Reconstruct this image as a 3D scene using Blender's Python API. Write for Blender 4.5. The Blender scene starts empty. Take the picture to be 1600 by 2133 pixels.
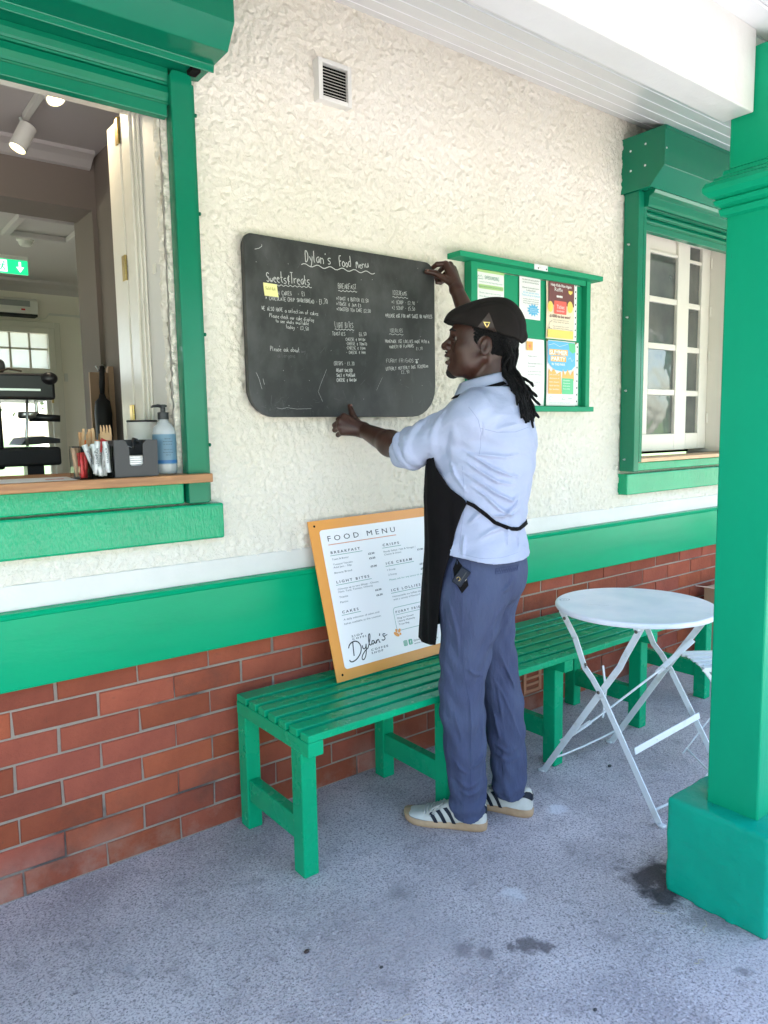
import bpy, bmesh, math, random
import numpy as np
from mathutils import Vector, Matrix
from mathutils.bvhtree import BVHTree

SC = bpy.context.scene
COL = SC.collection
R = math.radians
random.seed(7)

# ------------------------------------------------------------------ camera
CAM_Y = -2.3057
yaw, pitch, roll, FPX = 0.658233505, 0.111557041, -0.01675765, 1527.83
f = Vector((math.sin(yaw)*math.cos(pitch), math.cos(yaw)*math.cos(pitch), -math.sin(pitch)))
r0 = Vector((math.cos(yaw), -math.sin(yaw), 0)); u0 = r0.cross(f)
rr = r0*math.cos(roll) + u0*math.sin(roll); uu = -r0*math.sin(roll) + u0*math.cos(roll)
cd = bpy.data.cameras.new('camera'); cam = bpy.data.objects.new('camera', cd); COL.objects.link(cam)
cam.matrix_world = Matrix(((rr.x, uu.x, -f.x, 0), (rr.y, uu.y, -f.y, CAM_Y), (rr.z, uu.z, -f.z, 1.38), (0, 0, 0, 1)))
cd.sensor_fit = 'VERTICAL'; cd.sensor_height = 32.0; cd.lens = 32.0*FPX/2133.0
cd.clip_start = 0.05; cd.clip_end = 2000
SC.camera = cam

# ------------------------------------------------------------------ light
SUN_EL, SUN_AZ = 64.0, 18.0         # sun stands behind the building (towards +y), a little to the right
w = bpy.data.worlds.new('World'); SC.world = w; w.use_nodes = True
wn = w.node_tree.nodes; wl = w.node_tree.links
bg = wn['Background']; sky = wn.new('ShaderNodeTexSky'); sky.sky_type = 'NISHITA'; sky.sun_disc = False
sky.sun_elevation = R(SUN_EL); sky.sun_rotation = R(SUN_AZ); sky.air_density = 1.0; sky.dust_density = 1.4; sky.ozone_density = 1.0
wl.new(sky.outputs[0], bg.inputs[0]); bg.inputs[1].default_value = 0.15
sd = bpy.data.lights.new('sun', 'SUN'); sd.energy = 4.5; sd.angle = R(0.6); sd.color = (1.0, 0.95, 0.87)
sun = bpy.data.objects.new('sun', sd); COL.objects.link(sun); sun.location = (3, 8, 14)
dv = Vector((math.sin(R(SUN_AZ))*math.cos(R(SUN_EL)), math.cos(R(SUN_AZ))*math.cos(R(SUN_EL)), math.sin(R(SUN_EL))))
sun.rotation_euler = dv.to_track_quat('Z', 'Y').to_euler()
SC.view_settings.view_transform = 'Standard'; SC.view_settings.look = 'None'
SC.view_settings.exposure = 2.68; SC.view_settings.gamma = 1.0; SC.view_settings.use_curve_mapping = False
try:
    SC.cycles.max_bounces = 8; SC.cycles.diffuse_bounces = 5; SC.cycles.use_denoising = True
    SC.cycles.sample_clamp_indirect = 8
except Exception: pass

# ------------------------------------------------------------------ materials
MATS = {}
def _col(c): return (c[0], c[1], c[2], 1.0)
def mat(name, c, rough=0.5, c2=None, nscale=5.0, mix=(0.35, 0.65), bump=None, speck=None, spec=0.5, metal=0.0,
        coat=0.0, trans=0.0, emit=None, objvar=0.0, rvar=0.0, stretch=None, stains=None, sheen=0.0, alpha=None, detail=6.0, sss=0.0):
    """procedural principled material; bump=[(kind,scale,strength_m), ...] ; speck=[(scale,lo,hi,colour,mixfac),...]"""
    m = bpy.data.materials.new(name); m.use_nodes = True; MATS[name] = m
    N = m.node_tree.nodes; L = m.node_tree.links; b = N['Principled BSDF']
    tc = N.new('ShaderNodeTexCoord'); vec = tc.outputs['Object']
    if stretch:
        mp = N.new('ShaderNodeMapping'); mp.inputs['Scale'].default_value = stretch; L.new(vec, mp.inputs[0]); vec = mp.outputs[0]
    def noise(s, d=detail, ro=0.55):
        n = N.new('ShaderNodeTexNoise'); n.inputs['Scale'].default_value = s; n.inputs['Detail'].default_value = d
        n.inputs['Roughness'].default_value = ro; L.new(vec, n.inputs['Vector']); return n.outputs['Fac']
    def ramp(sock, lo, hi):
        mr = N.new('ShaderNodeMapRange'); mr.inputs[1].default_value = lo; mr.inputs[2].default_value = hi; mr.clamp = True
        L.new(sock, mr.inputs[0]); return mr.outputs[0]
    def mixc(fac, a, bb):
        mx = N.new('ShaderNodeMix'); mx.data_type = 'RGBA'
        if isinstance(fac, float): mx.inputs[0].default_value = fac
        else: L.new(fac, mx.inputs[0])
        for i, v in ((6, a), (7, bb)):
            if isinstance(v, tuple): mx.inputs[i].default_value = _col(v)
            else: L.new(v, mx.inputs[i])
        return mx.outputs[2]
    colr = tuple(c[:3])
    if c2 is not None: colr = mixc(ramp(noise(nscale), *mix), colr, tuple(c2[:3]))
    for sp in (speck or []):
        s, lo, hi, cc, mf = sp[:5]
        if len(sp) > 5 and sp[5] == 'v':
            v = N.new('ShaderNodeTexVoronoi'); v.inputs['Scale'].default_value = s; L.new(vec, v.inputs['Vector'])
            fac = ramp(v.outputs['Distance'], hi, lo)
            n2 = ramp(noise(s*0.37, 2.0), 0.5, 0.56)
            mm = N.new('ShaderNodeMath'); mm.operation = 'MULTIPLY'; L.new(fac, mm.inputs[0]); L.new(n2, mm.inputs[1]); fac = mm.outputs[0]
        else: fac = ramp(noise(s, 5.0), lo, hi)
        mm = N.new('ShaderNodeMath'); mm.operation = 'MULTIPLY'; L.new(fac, mm.inputs[0]); mm.inputs[1].default_value = mf
        colr = mixc(mm.outputs[0], colr, tuple(cc))
    for st in (stains or []):          # (x,y,z, radius, colour, strength)
        cx, cy, cz, rad, cc, sf = st
        vm = N.new('ShaderNodeVectorMath'); vm.operation = 'DISTANCE'; vm.inputs[1].default_value = (cx, cy, cz)
        L.new(tc.outputs['Object'], vm.inputs[0])
        ns = N.new('ShaderNodeTexNoise'); ns.inputs['Scale'].default_value = 1.5/rad; ns.inputs['Detail'].default_value = 7; ns.inputs['Roughness'].default_value = .62
        L.new(tc.outputs['Object'], ns.inputs['Vector'])
        ma = N.new('ShaderNodeMath'); ma.operation = 'MULTIPLY_ADD'; L.new(ns.outputs['Fac'], ma.inputs[0]); ma.inputs[1].default_value = 1.9*rad
        L.new(vm.outputs['Value'], ma.inputs[2])
        fac = ramp(ma.outputs[0], rad*1.80, rad*1.32)
        mm = N.new('ShaderNodeMath'); mm.operation = 'MULTIPLY'; L.new(fac, mm.inputs[0]); mm.inputs[1].default_value = sf
        colr = mixc(mm.outputs[0], colr, tuple(cc))
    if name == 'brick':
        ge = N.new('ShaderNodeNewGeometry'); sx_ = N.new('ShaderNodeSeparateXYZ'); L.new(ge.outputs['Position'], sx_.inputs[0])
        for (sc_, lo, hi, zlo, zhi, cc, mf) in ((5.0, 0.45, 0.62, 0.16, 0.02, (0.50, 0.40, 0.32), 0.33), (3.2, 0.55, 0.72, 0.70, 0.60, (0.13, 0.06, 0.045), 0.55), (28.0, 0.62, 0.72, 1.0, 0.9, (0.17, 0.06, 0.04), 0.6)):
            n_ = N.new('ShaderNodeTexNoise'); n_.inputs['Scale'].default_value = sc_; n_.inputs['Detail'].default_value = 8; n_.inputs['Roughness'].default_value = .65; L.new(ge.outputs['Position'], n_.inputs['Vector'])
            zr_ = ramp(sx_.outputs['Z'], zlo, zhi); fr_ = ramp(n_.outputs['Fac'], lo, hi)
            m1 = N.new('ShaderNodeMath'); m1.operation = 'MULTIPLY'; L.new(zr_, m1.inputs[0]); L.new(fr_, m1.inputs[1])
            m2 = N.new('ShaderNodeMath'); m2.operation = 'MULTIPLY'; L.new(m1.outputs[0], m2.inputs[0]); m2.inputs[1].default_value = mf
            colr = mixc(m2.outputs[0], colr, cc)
    if objvar:
        oi = N.new('ShaderNodeObjectInfo'); hs = N.new('ShaderNodeHueSaturation')
        mr = N.new('ShaderNodeMapRange'); mr.inputs[3].default_value = 1-objvar; mr.inputs[4].default_value = 1+objvar
        L.new(oi.outputs['Random'], mr.inputs[0]); L.new(mr.outputs[0], hs.inputs['Value'])
        mr2 = N.new('ShaderNodeMath'); mr2.operation = 'MULTIPLY'; mr2.inputs[1].default_value = 7.31; L.new(oi.outputs['Random'], mr2.inputs[0])
        fr = N.new('ShaderNodeMath'); fr.operation = 'FRACT'; L.new(mr2.outputs[0], fr.inputs[0])
        mr3 = N.new('ShaderNodeMapRange'); mr3.inputs[3].default_value = 0.955; mr3.inputs[4].default_value = 1.01; L.new(fr.outputs[0], mr3.inputs[0])
        L.new(mr3.outputs[0], hs.inputs['Saturation'])
        mr4 = N.new('ShaderNodeMapRange'); mr4.inputs[3].default_value = .4955; mr4.inputs[4].default_value = .5025; L.new(fr.outputs[0], mr4.inputs[0]); L.new(mr4.outputs[0], hs.inputs['Hue'])
        if isinstance(colr, tuple): hs.inputs['Color'].default_value = _col(colr)
        else: L.new(colr, hs.inputs['Color'])
        colr = hs.outputs[0]
    if isinstance(colr, tuple): b.inputs['Base Color'].default_value = _col(colr)
    else: L.new(colr, b.inputs['Base Color'])
    b.inputs['Roughness'].default_value = rough
    if rvar:
        mr = N.new('ShaderNodeMapRange'); mr.inputs[3].default_value = max(0.02, rough-rvar); mr.inputs[4].default_value = min(1, rough+rvar)
        L.new(noise(nscale*1.7), mr.inputs[0]); L.new(mr.outputs[0], b.inputs['Roughness'])
    b.inputs['Metallic'].default_value = metal; b.inputs['Specular IOR Level'].default_value = spec
    b.inputs['Coat Weight'].default_value = coat; b.inputs['Coat Roughness'].default_value = 0.12
    b.inputs['Transmission Weight'].default_value = trans; b.inputs['Sheen Weight'].default_value = sheen
    if sss:
        b.inputs['Subsurface Weight'].default_value = sss; b.inputs['Subsurface Radius'].default_value = (0.012, 0.005, 0.003)
    if emit: b.inputs['Emission Color'].default_value = _col(emit); b.inputs['Emission Strength'].default_value = emit[3]
    if bump:
        prev = None
        for kind, s, amp in bump:
            if kind == 'n': h = noise(s, 4.0)
            elif kind == 'f': h = noise(s, 2.0)
            elif kind == 'v':
                v = N.new('ShaderNodeTexVoronoi'); v.feature = 'SMOOTH_F1'; v.inputs['Scale'].default_value = s; L.new(vec, v.inputs['Vector']); h = v.outputs['Distance']
            elif kind == 'r':   # squiggly ridged noise
                n = noise(s, 1.5)
                a = N.new('ShaderNodeMath'); a.operation = 'SUBTRACT'; L.new(n, a.inputs[0]); a.inputs[1].default_value = 0.5
                a2 = N.new('ShaderNodeMath'); a2.operation = 'ABSOLUTE'; L.new(a.outputs[0], a2.inputs[0]); h = ramp(a2.outputs[0], 0.12, 0.0)
            elif kind == 'w':
                wv = N.new('ShaderNodeTexWave'); wv.inputs['Scale'].default_value = s; wv.inputs['Distortion'].default_value = 6; wv.inputs['Detail'].default_value = 3
                L.new(vec, wv.inputs['Vector']); h = wv.outputs['Fac']
            bp = N.new('ShaderNodeBump'); bp.inputs['Strength'].default_value = 1.0; bp.inputs['Distance'].default_value = amp
            L.new(h, bp.inputs['Height'])
            if prev: L.new(prev, bp.inputs['Normal'])
            prev = bp.outputs['Normal']
        L.new(prev, b.inputs['Normal'])
        if coat: L.new(prev, b.inputs['Coat Normal'])
    return m

GREEN = (0.002, 0.36, 0.162); GREEN2 = (0.002, 0.31, 0.138)
mat('green_gloss', GREEN, 0.16, GREEN2, 3.0, bump=[('n', 3, 0.0016), ('n', 80, 0.0003)], rvar=0.05, stretch=(0.5, 1, 1.6), spec=0.11)
mat('green_sill', GREEN, 0.13, GREEN2, 4.0, bump=[('n', 75, 0.0035), ('n', 210, 0.0012)], stretch=(1, 1, 0.38), spec=0.4)
mat('green_wood', GREEN, 0.26, GREEN2, 6.0, spec=0.2, bump=[('n', 40, 0.0012), ('n', 160, 0.0004)], rvar=0.1, speck=[(70, 0.74, 0.77, (0.03, 0.16, 0.09), 0.25)])
mat('green_metal', (0.003, 0.18, 0.094), 0.20, (0.003, 0.165, 0.085), 2.0, spec=0.38, bump=[('f', 4, 0.0015)])
mat('green_rough', (0.004, 0.33, 0.21), 0.22, (0.004, 0.30, 0.19), 5.0, spec=0.2, bump=[('n', 26, 0.004), ('n', 80, 0.0015)], speck=[(60, 0.72, 0.76, (0.02, 0.05, 0.04), 0.6)])
mat('green_board', (0.008, 0.27, 0.13), 0.55, spec=0.25, bump=[('n', 120, 0.0003)])
mat('render_white', (0.80, 0.745, 0.65), 0.7, (0.76, 0.70, 0.585), 1.8, spec=0.25, bump=[('n', 130, 0.006)], speck=[(30, 0.77, 0.82, (0.40, 0.37, 0.30), 0.5)])
mat('plaster_white', (0.74, 0.71, 0.66), 0.5, (0.66, 0.64, 0.59), 4.0, bump=[('n', 25, 0.002)])
mat('soffit_white', (0.84, 0.84, 0.86), 0.22, bump=[('f', 3, 0.001)])
mat('beam_white', (0.64, 0.62, 0.60), 0.35, (0.60, 0.575, 0.55), 3.0, bump=[('n', 30, 0.002)])
mat('brick', (0.35, 0.088, 0.045), 0.85, (0.29, 0.072, 0.038), 9.0, spec=0.12, bump=[('n', 60, 0.003), ('n', 220, 0.001)], objvar=0.20,
    speck=[(150, 0.67, 0.72, (0.12, 0.045, 0.03), 0.6), (75, 0.75, 0.78, (0.55, 0.45, 0.38), 0.8), (9, 0.66, 0.85, (0.36, 0.17, 0.11), 0.4)])
mat('terracotta', (0.52, 0.22, 0.12), 0.7, (0.45, 0.18, 0.10), 9.0, bump=[('n', 90, 0.001)])
mat('mortar', (0.33, 0.265, 0.21), 0.9, (0.10, 0.08, 0.07), 3.5, mix=(0.52, 0.66), bump=[('n', 90, 0.006), ('n', 30, 0.006)])
mat('dark_void', (0.009, 0.008, 0.008), 0.9, spec=0.1)
mat('concrete', (0.68, 0.60, 0.60), 0.85, (0.48, 0.42, 0.425), 1.6, spec=0.25, bump=[('n', 160, 0.0035), ('v', 130, 0.0015)],
    speck=[(75, 0.14, 0.24, (0.12, 0.11, 0.12), 0.85, 'v'), (130, 0.20, 0.32, (0.17, 0.15, 0.16), 0.85, 'v'), (48, 0.06, 0.15, (0.10, 0.09, 0.095), 0.8, 'v'), (110, 0.13, 0.2, (0.75, 0.73, 0.73), 0.5, 'v'),
           (2.6, 0.50, 0.68, (0.34, 0.30, 0.31), 0.65), (150, 0.50, 0.60, (0.16, 0.14, 0.15), 0.62), (95, 0.56, 0.66, (0.74, 0.67, 0.68), 0.55), (60, 0.58, 0.66, (0.15, 0.13, 0.135), 0.5), (12, 0.56, 0.72, (0.24, 0.21, 0.215), 0.5), (7.0, 0.66, 0.78, (0.46, 0.46, 0.50), 0.5)],
    stains=[(1.94, -1.13, 0, 0.13, (0.05, 0.042, 0.042), 0.92), (1.875, -1.19, 0, 0.085, (0.05, 0.042, 0.042), 0.9), (1.88, -1.33, 0, 0.09, (0.16, 0.14, 0.14), 0.6), (1.265, -0.99, 0, 0.042, (0.13, 0.11, 0.115), 0.75), (1.295, -1.035, 0, 0.035, (0.13, 0.11, 0.115), 0.75), (1.368, -1.064, 0, 0.024, (0.13, 0.11, 0.115), 0.8), (1.405, -1.085, 0, 0.048, (0.13, 0.11, 0.115), 0.85), (1.437, -1.12, 0, 0.036, (0.13, 0.11, 0.115), 0.85), (1.755, -1.495, 0, 0.026, (0.13, 0.11, 0.115), 0.75), (2.03, -0.68, 0, 0.055, (0.85, 0.83, 0.86), 0.55), (1.54, -0.91, 0, 0.05, (0.80, 0.80, 0.84), 0.4), (1.278, -0.693, 0, 0.05, (0.2, 0.18, 0.18), 0.4), (1.15, -0.85, 0, 0.3, (0.36, 0.32, 0.33), 0.5), (1.9, -1.6, 0, 0.35, (0.4, 0.36, 0.36), 0.4)])
mat('grass', (0.07, 0.13, 0.035), 0.9, (0.10, 0.16, 0.05), 2.0, bump=[('n', 40, 0.02)])
mat('chalkboard', (0.013, 0.0135, 0.0125), 0.5, (0.024, 0.0245, 0.022), 2.6, mix=(0.3, 0.75), rvar=0.06, stretch=(1.4, 1, 0.9), speck=[(4.5, 0.46, 0.70, (0.075, 0.075, 0.072), 0.8), (16, 0.60, 0.85, (0.10, 0.10, 0.10), 0.45), (160, 0.70, 0.76, (0.3, 0.3, 0.3), 0.35)])
mat('board_edge', (0.008, 0.008, 0.008), 0.4)
mat('chalk', (0.52, 0.52, 0.49), 0.95, bump=[('n', 400, 0.0004)])
mat('chalk_faint', (0.10, 0.10, 0.098), 0.95)
mat('sticky_note', (0.80, 0.76, 0.33), 0.8)
mat('ink_black', (0.02, 0.02, 0.025), 0.6)
mat('ink_grey', (0.10, 0.11, 0.12), 0.6)
mat('ink_green', (0.10, 0.28, 0.20), 0.6)
mat('ink_yellow', (0.35, 0.33, 0.08), 0.6)
mat('sign_orange', (0.84, 0.36, 0.085), 0.33)
mat('sign_orange_line', (0.70, 0.30, 0.16), 0.4)
mat('sign_white', (0.92, 0.90, 0.90), 0.16)
mat('icon_green', (0.12, 0.42, 0.27), 0.4)
mat('metal_white', (0.74, 0.76, 0.76), 0.36, (0.62, 0.60, 0.55), 22.0, mix=(0.55, 0.78), bump=[('n', 90, 0.0008)], speck=[(60, 0.68, 0.74, (0.36, 0.30, 0.22), 0.6)])
mat('table_white', (0.86, 0.84, 0.87), 0.34, (0.66, 0.70, 0.75), 5.0, speck=[(50, 0.72, 0.76, (0.4, 0.4, 0.4), 0.4)])
mat('bolt', (0.16, 0.13, 0.10), 0.4, metal=0.8)
mat('steel', (0.62, 0.64, 0.63), 0.3, metal=0.9)
mat('brass', (0.55, 0.40, 0.15), 0.28, metal=1.0)
mat('frame_cream', (0.72, 0.68, 0.59), 0.35, (0.68, 0.64, 0.55), 3.0, bump=[('n', 30, 0.001)])
mat('reveal_white', (0.66, 0.63, 0.58), 0.6, bump=[('n', 40, 0.001)])
mat('inner_wall_lit', (0.84, 0.78, 0.68), 0.7, bump=[('n', 40, 0.0006)])  # paler copy of the inner wall, the back room's light put into the colour
mat('inner_wall_shaded', (0.21, 0.17, 0.145), 0.8, spec=0.2, bump=[('n', 40, 0.0006)])  # darker copy of the inner wall, the front room's shade put into the colour
mat('inner_ceiling', (0.50, 0.46, 0.44), 0.75)
mat('inner_floor', (0.50, 0.42, 0.34), 0.5)
mat('glass', (0.85, 0.90, 0.88), 0.03, trans=1.0, spec=0.6)
mat('counter_wood', (0.42, 0.20, 0.075), 0.42, (0.25, 0.105, 0.04), 7.0, mix=(0.35, 0.7), bump=[('n', 60, 0.001)], stretch=(1.2, 12, 12))
mat('pine', (0.70, 0.45, 0.25), 0.45, (0.60, 0.36, 0.18), 8.0, stretch=(1.2, 12, 12))
mat('black_plastic', (0.012, 0.012, 0.014), 0.35)
mat('black_matt', (0.014, 0.013, 0.014), 0.6)
mat('dark_grey', (0.045, 0.043, 0.042), 0.55)
mat('cardboard', (0.46, 0.30, 0.19), 0.8)
mat('cardboard_pink', (0.74, 0.52, 0.42), 0.8)
mat('paper_white', (0.80, 0.79, 0.76), 0.5)
mat('clear_plastic', (0.95, 0.96, 0.96), 0.03, trans=1.0, spec=0.3)
MATS['clear_plastic'].node_tree.nodes['Principled BSDF'].inputs['IOR'].default_value = 1.1
mat('wood_pale', (0.66, 0.42, 0.22), 0.6, (0.58, 0.34, 0.17), 30.0)
mat('red_print', (0.55, 0.03, 0.03), 0.4)
mat('label_blue', (0.12, 0.22, 0.29), 0.4)
mat('label_dark_blue', (0.02, 0.12, 0.30), 0.4)
mat('orange_plastic', (0.75, 0.17, 0.04), 0.4)
mat('lamp_white', (0.70, 0.68, 0.62), 0.4)
mat('lamp_lit', (1, 0.9, 0.6), 0.5, emit=(1.0, 0.74, 0.36, 3.2))
mat('exit_green', (0.01, 0.35, 0.13), 0.4, emit=(0.01, 0.42, 0.16, 0.35))
mat('exit_white', (0.8, 0.85, 0.8), 0.4, emit=(0.75, 0.9, 0.8, 0.4))
mat('skin', (0.062, 0.025, 0.0165), 0.38, (0.040, 0.0155, 0.0105), 22.0, bump=[('n', 220, 0.0004), ('n', 60, 0.0006)], spec=0.38)
mat('skin_light', (0.22, 0.095, 0.065), 0.45)
mat('lips', (0.075, 0.028, 0.022), 0.38)
mat('teeth', (0.62, 0.56, 0.45), 0.3)
mat('eye_white', (0.16, 0.13, 0.11), 0.25)
mat('hair', (0.004, 0.0035, 0.0035), 0.8, spec=0.2, bump=[('n', 300, 0.003), ('r', 120, 0.002)])
mat('beard', (0.010, 0.008, 0.008), 0.9, bump=[('n', 500, 0.003)])
mat('stubble', (0.035, 0.018, 0.014), 0.6, (0.012, 0.009, 0.008), 260.0, mix=(0.45, 0.58), bump=[('n', 500, 0.0012)])
mat('shirt', (0.405, 0.435, 0.565), 0.85, (0.385, 0.415, 0.545), 12.0, bump=[('n', 11, 0.006), ('n', 30, 0.002), ('n', 900, 0.0003)], spec=0.2, stretch=(1, 1, 1.6))
mat('trousers', (0.070, 0.085, 0.148), 0.9, (0.056, 0.066, 0.124), 10.0, bump=[('n', 15, 0.012), ('n', 45, 0.003), ('n', 900, 0.0004)], spec=0.2, stretch=(1.5, 1.5, 0.5))
mat('trouser_thread', (0.03, 0.04, 0.10), 0.8)
mat('apron', (0.0045, 0.0035, 0.004), 0.9, (0.007, 0.0055, 0.006), 8.0, bump=[('n', 14, 0.006), ('n', 700, 0.0004)], spec=0.15)
mat('cap_cloth', (0.010, 0.0075, 0.0065), 0.9, (0.014, 0.011, 0.0095), 9.0, bump=[('n', 700, 0.0008), ('n', 20, 0.002)], spec=0.2)
mat('leather', (0.035, 0.019, 0.013), 0.5, bump=[('n', 200, 0.0004)])
mat('shoe_white', (0.62, 0.60, 0.53), 0.5, (0.50, 0.47, 0.40), 16.0, bump=[('n', 60, 0.0012)])
mat('shoe_navy', (0.006, 0.009, 0.019), 0.5, spec=0.3)
mat('shoe_grey', (0.30, 0.28, 0.26), 0.9, (0.22, 0.20, 0.18), 30.0)
mat('gum_sole', (0.50, 0.33, 0.19), 0.6, (0.38, 0.23, 0.12), 14.0)
mat('lace', (0.52, 0.49, 0.43), 0.8)
mat('bark', (0.10, 0.07, 0.045), 0.9, bump=[('n', 12, 0.03)])
mat('leaf', (0.06, 0.12, 0.025), 0.6, (0.10, 0.17, 0.04), 1.5)
mat('roof_tile', (0.22, 0.10, 0.07), 0.8, (0.16, 0.08, 0.06), 6.0)
mat('poster_brown', (0.16, 0.05, 0.05), 0.35); mat('poster_cream', (0.78, 0.68, 0.50), 0.35); mat('poster_lime', (0.42, 0.60, 0.24), 0.35)
mat('poster_blue', (0.10, 0.42, 0.66), 0.35); mat('poster_orange', (0.85, 0.40, 0.08), 0.35); mat('poster_green', (0.09, 0.50, 0.22), 0.35)
mat('poster_red', (0.75, 0.12, 0.09), 0.35); mat('poster_yellow', (0.85, 0.60, 0.12), 0.35); mat('umbrella_canvas', (0.75, 0.68, 0.66), 0.7)

# ------------------------------------------------------------------ object helpers
def new_mesh(name, verts, faces, smooth=False):
    me = bpy.data.meshes.new(name); me.from_pydata([tuple(v) for v in verts], [], faces); me.update()
    if smooth: me.polygons.foreach_set('use_smooth', [True]*len(me.polygons))
    return me
def wloc(o):
    p = Vector((0, 0, 0))
    while o is not None: p += o.location; o = o.parent
    return p
def link(name, me, m=None, parent=None, bevel=0.0, seg=2):
    """one mesh object whose mesh is written in world coordinates"""
    o = bpy.data.objects.new(name, me); COL.objects.link(o)
    if m is not None: me.materials.append(MATS[m])
    if parent is not None: o.parent = parent; o.location = -wloc(parent)
    if bevel:
        md = o.modifiers.new('bevel', 'BEVEL'); md.width = bevel; md.segments = seg; md.limit_method = 'ANGLE'; md.angle_limit = R(40)
    return o
def tag(o, label=None, cat=None, group=None, kind=None):
    if label: o['label'] = label
    if cat: o['category'] = cat
    if group: o['group'] = group
    if kind: o['kind'] = kind
    return o
def thing(name, label, cat, loc=(0, 0, 0), group=None):
    o = bpy.data.objects.new(name, None); COL.objects.link(o); o.location = loc; o.empty_display_size = 0.1
    return tag(o, label, cat, group)

class MB:
    """collects shapes in world coordinates into one mesh"""
    def __init__(s): s.v = []; s.f = []
    def add(s, V, F):
        n = len(s.v); s.v += [tuple(p) for p in V]; s.f += [tuple(i+n for i in q) for q in F]; return s
    def box(s, x0, x1, y0, y1, z0, z1):
        return s.add([(x0, y0, z0), (x1, y0, z0), (x1, y1, z0), (x0, y1, z0), (x0, y0, z1), (x1, y0, z1), (x1, y1, z1), (x0, y1, z1)],
                     [(0, 3, 2, 1), (4, 5, 6, 7), (0, 1, 5, 4), (1, 2, 6, 5), (2, 3, 7, 6), (3, 0, 4, 7)])
    def obox(s, c, ax, ay, az, hx, hy, hz):
        c = Vector(c); ax, ay, az = Vector(ax).normalized(), Vector(ay).normalized(), Vector(az).normalized()
        V = [c+ax*(i*hx)+ay*(j*hy)+az*(k*hz) for k in (-1, 1) for i, j in ((-1, -1), (1, -1), (1, 1), (-1, 1))]
        return s.add(V, [(0, 3, 2, 1), (4, 5, 6, 7), (0, 1, 5, 4), (1, 2, 6, 5), (2, 3, 7, 6), (3, 0, 4, 7)])
    def bar(s, a, b, wd, th, side):
        """flat bar from a to b: width wd along `side`, thickness th"""
        a, b = Vector(a), Vector(b); d = (b-a); sd_ = Vector(side); sd_ = (sd_-d*(sd_.dot(d)/d.dot(d))).normalized()
        return s.obox((a+b)/2, sd_, d.cross(sd_), d, wd/2, th/2, d.length/2)
    def prism(s, pts, axis, lo, hi):
        """closed polygon pts in the plane orthogonal to axis, extruded lo..hi"""
        n = len(pts)
        def P(p, t):
            return {'x': (t, p[0], p[1]), 'y': (p[0], t, p[1]), 'z': (p[0], p[1], t)}[axis]
        V = [P(p, lo) for p in pts]+[P(p, hi) for p in pts]
        F = [tuple(range(n)), tuple(range(2*n-1, n-1, -1))]+[(i, i+n, (i+1) % n+n, (i+1) % n) for i in range(n)]
        return s.add(V, F)
    def tube(s, path, rad, seg=8, cap=True):
        path = [Vector(p) for p in path]; n = len(path)
        rads = rad if isinstance(rad, (list, tuple)) else [rad]*n
        t0_ = (path[1]-path[0]).normalized(); up = Vector((0, 0, 1)) if abs(t0_.z) < 0.9 else Vector((1, 0, 0))
        nx = t0_.cross(up).normalized(); V = []; F = []
        for i, p in enumerate(path):
            t = (path[min(i+1, n-1)]-path[max(i-1, 0)]).normalized()
            nx = (nx-t*nx.dot(t)).normalized(); ny = t.cross(nx)
            for k in range(seg):
                a = 2*math.pi*k/seg; V.append(p+(nx*math.cos(a)+ny*math.sin(a))*rads[i])
        for i in range(n-1):
            for k in range(seg):
                F.append((i*seg+k, i*seg+(k+1) % seg, (i+1)*seg+(k+1) % seg, (i+1)*seg+k))
        if cap: F += [tuple(range(seg-1, -1, -1)), tuple((n-1)*seg+k for k in range(seg))]
        return s.add(V, F)
    def lathe(s, c, prof, seg=24, axis=(0, 0, 1)):
        """prof = [(radius, height)...] about axis through c"""
        ax = Vector(axis).normalized(); up = Vector((0, 0, 1)) if abs(ax.z) < 0.9 else Vector((1, 0, 0))
        ex = ax.cross(up).normalized(); ey = ax.cross(ex); c = Vector(c); V = []; F = []
        for (r_, h) in prof:
            for k in range(seg):
                a = 2*math.pi*k/seg; V.append(c+ax*h+(ex*math.cos(a)+ey*math.sin(a))*r_)
        n = len(prof)
        for i in range(n-1):
            for k in range(seg): F.append((i*seg+k, i*seg+(k+1) % seg, (i+1)*seg+(k+1) % seg, (i+1)*seg+k))
        F += [tuple(range(seg-1, -1, -1)), tuple((n-1)*seg+k for k in range(seg))]
        return s.add(V, F)
    def ball(s, c, r_, nu=12, nv=8):
        c = Vector(c); rx, ry, rz = r_ if isinstance(r_, tuple) else (r_, r_, r_)
        V = [c+Vector((0, 0, rz))]; F = []
        for i in range(1, nv):
            a = math.pi*i/nv
            for k in range(nu):
                b = 2*math.pi*k/nu; V.append(c+Vector((rx*math.sin(a)*math.cos(b), ry*math.sin(a)*math.sin(b), rz*math.cos(a))))
        V.append(c-Vector((0, 0, rz)))
        for k in range(nu): F.append((0, 1+k, 1+(k+1) % nu))
        for i in range(nv-2):
            for k in range(nu):
                a = 1+i*nu; F.append((a+k, a+nu+k, a+nu+(k+1) % nu, a+(k+1) % nu))
        e = len(V)-1; a = 1+(nv-2)*nu
        for k in range(nu): F.append((a+k, e, a+(k+1) % nu))
        return s.add(V, F)
    def mesh(s, name, smooth=False):
        me = new_mesh(name, s.v, s.f, False)
        bm = bmesh.new(); bm.from_mesh(me); bmesh.ops.recalc_face_normals(bm, faces=bm.faces); bm.to_mesh(me); bm.free()
        if smooth: me.polygons.foreach_set('use_smooth', [True]*len(me.polygons))
        return me
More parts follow.
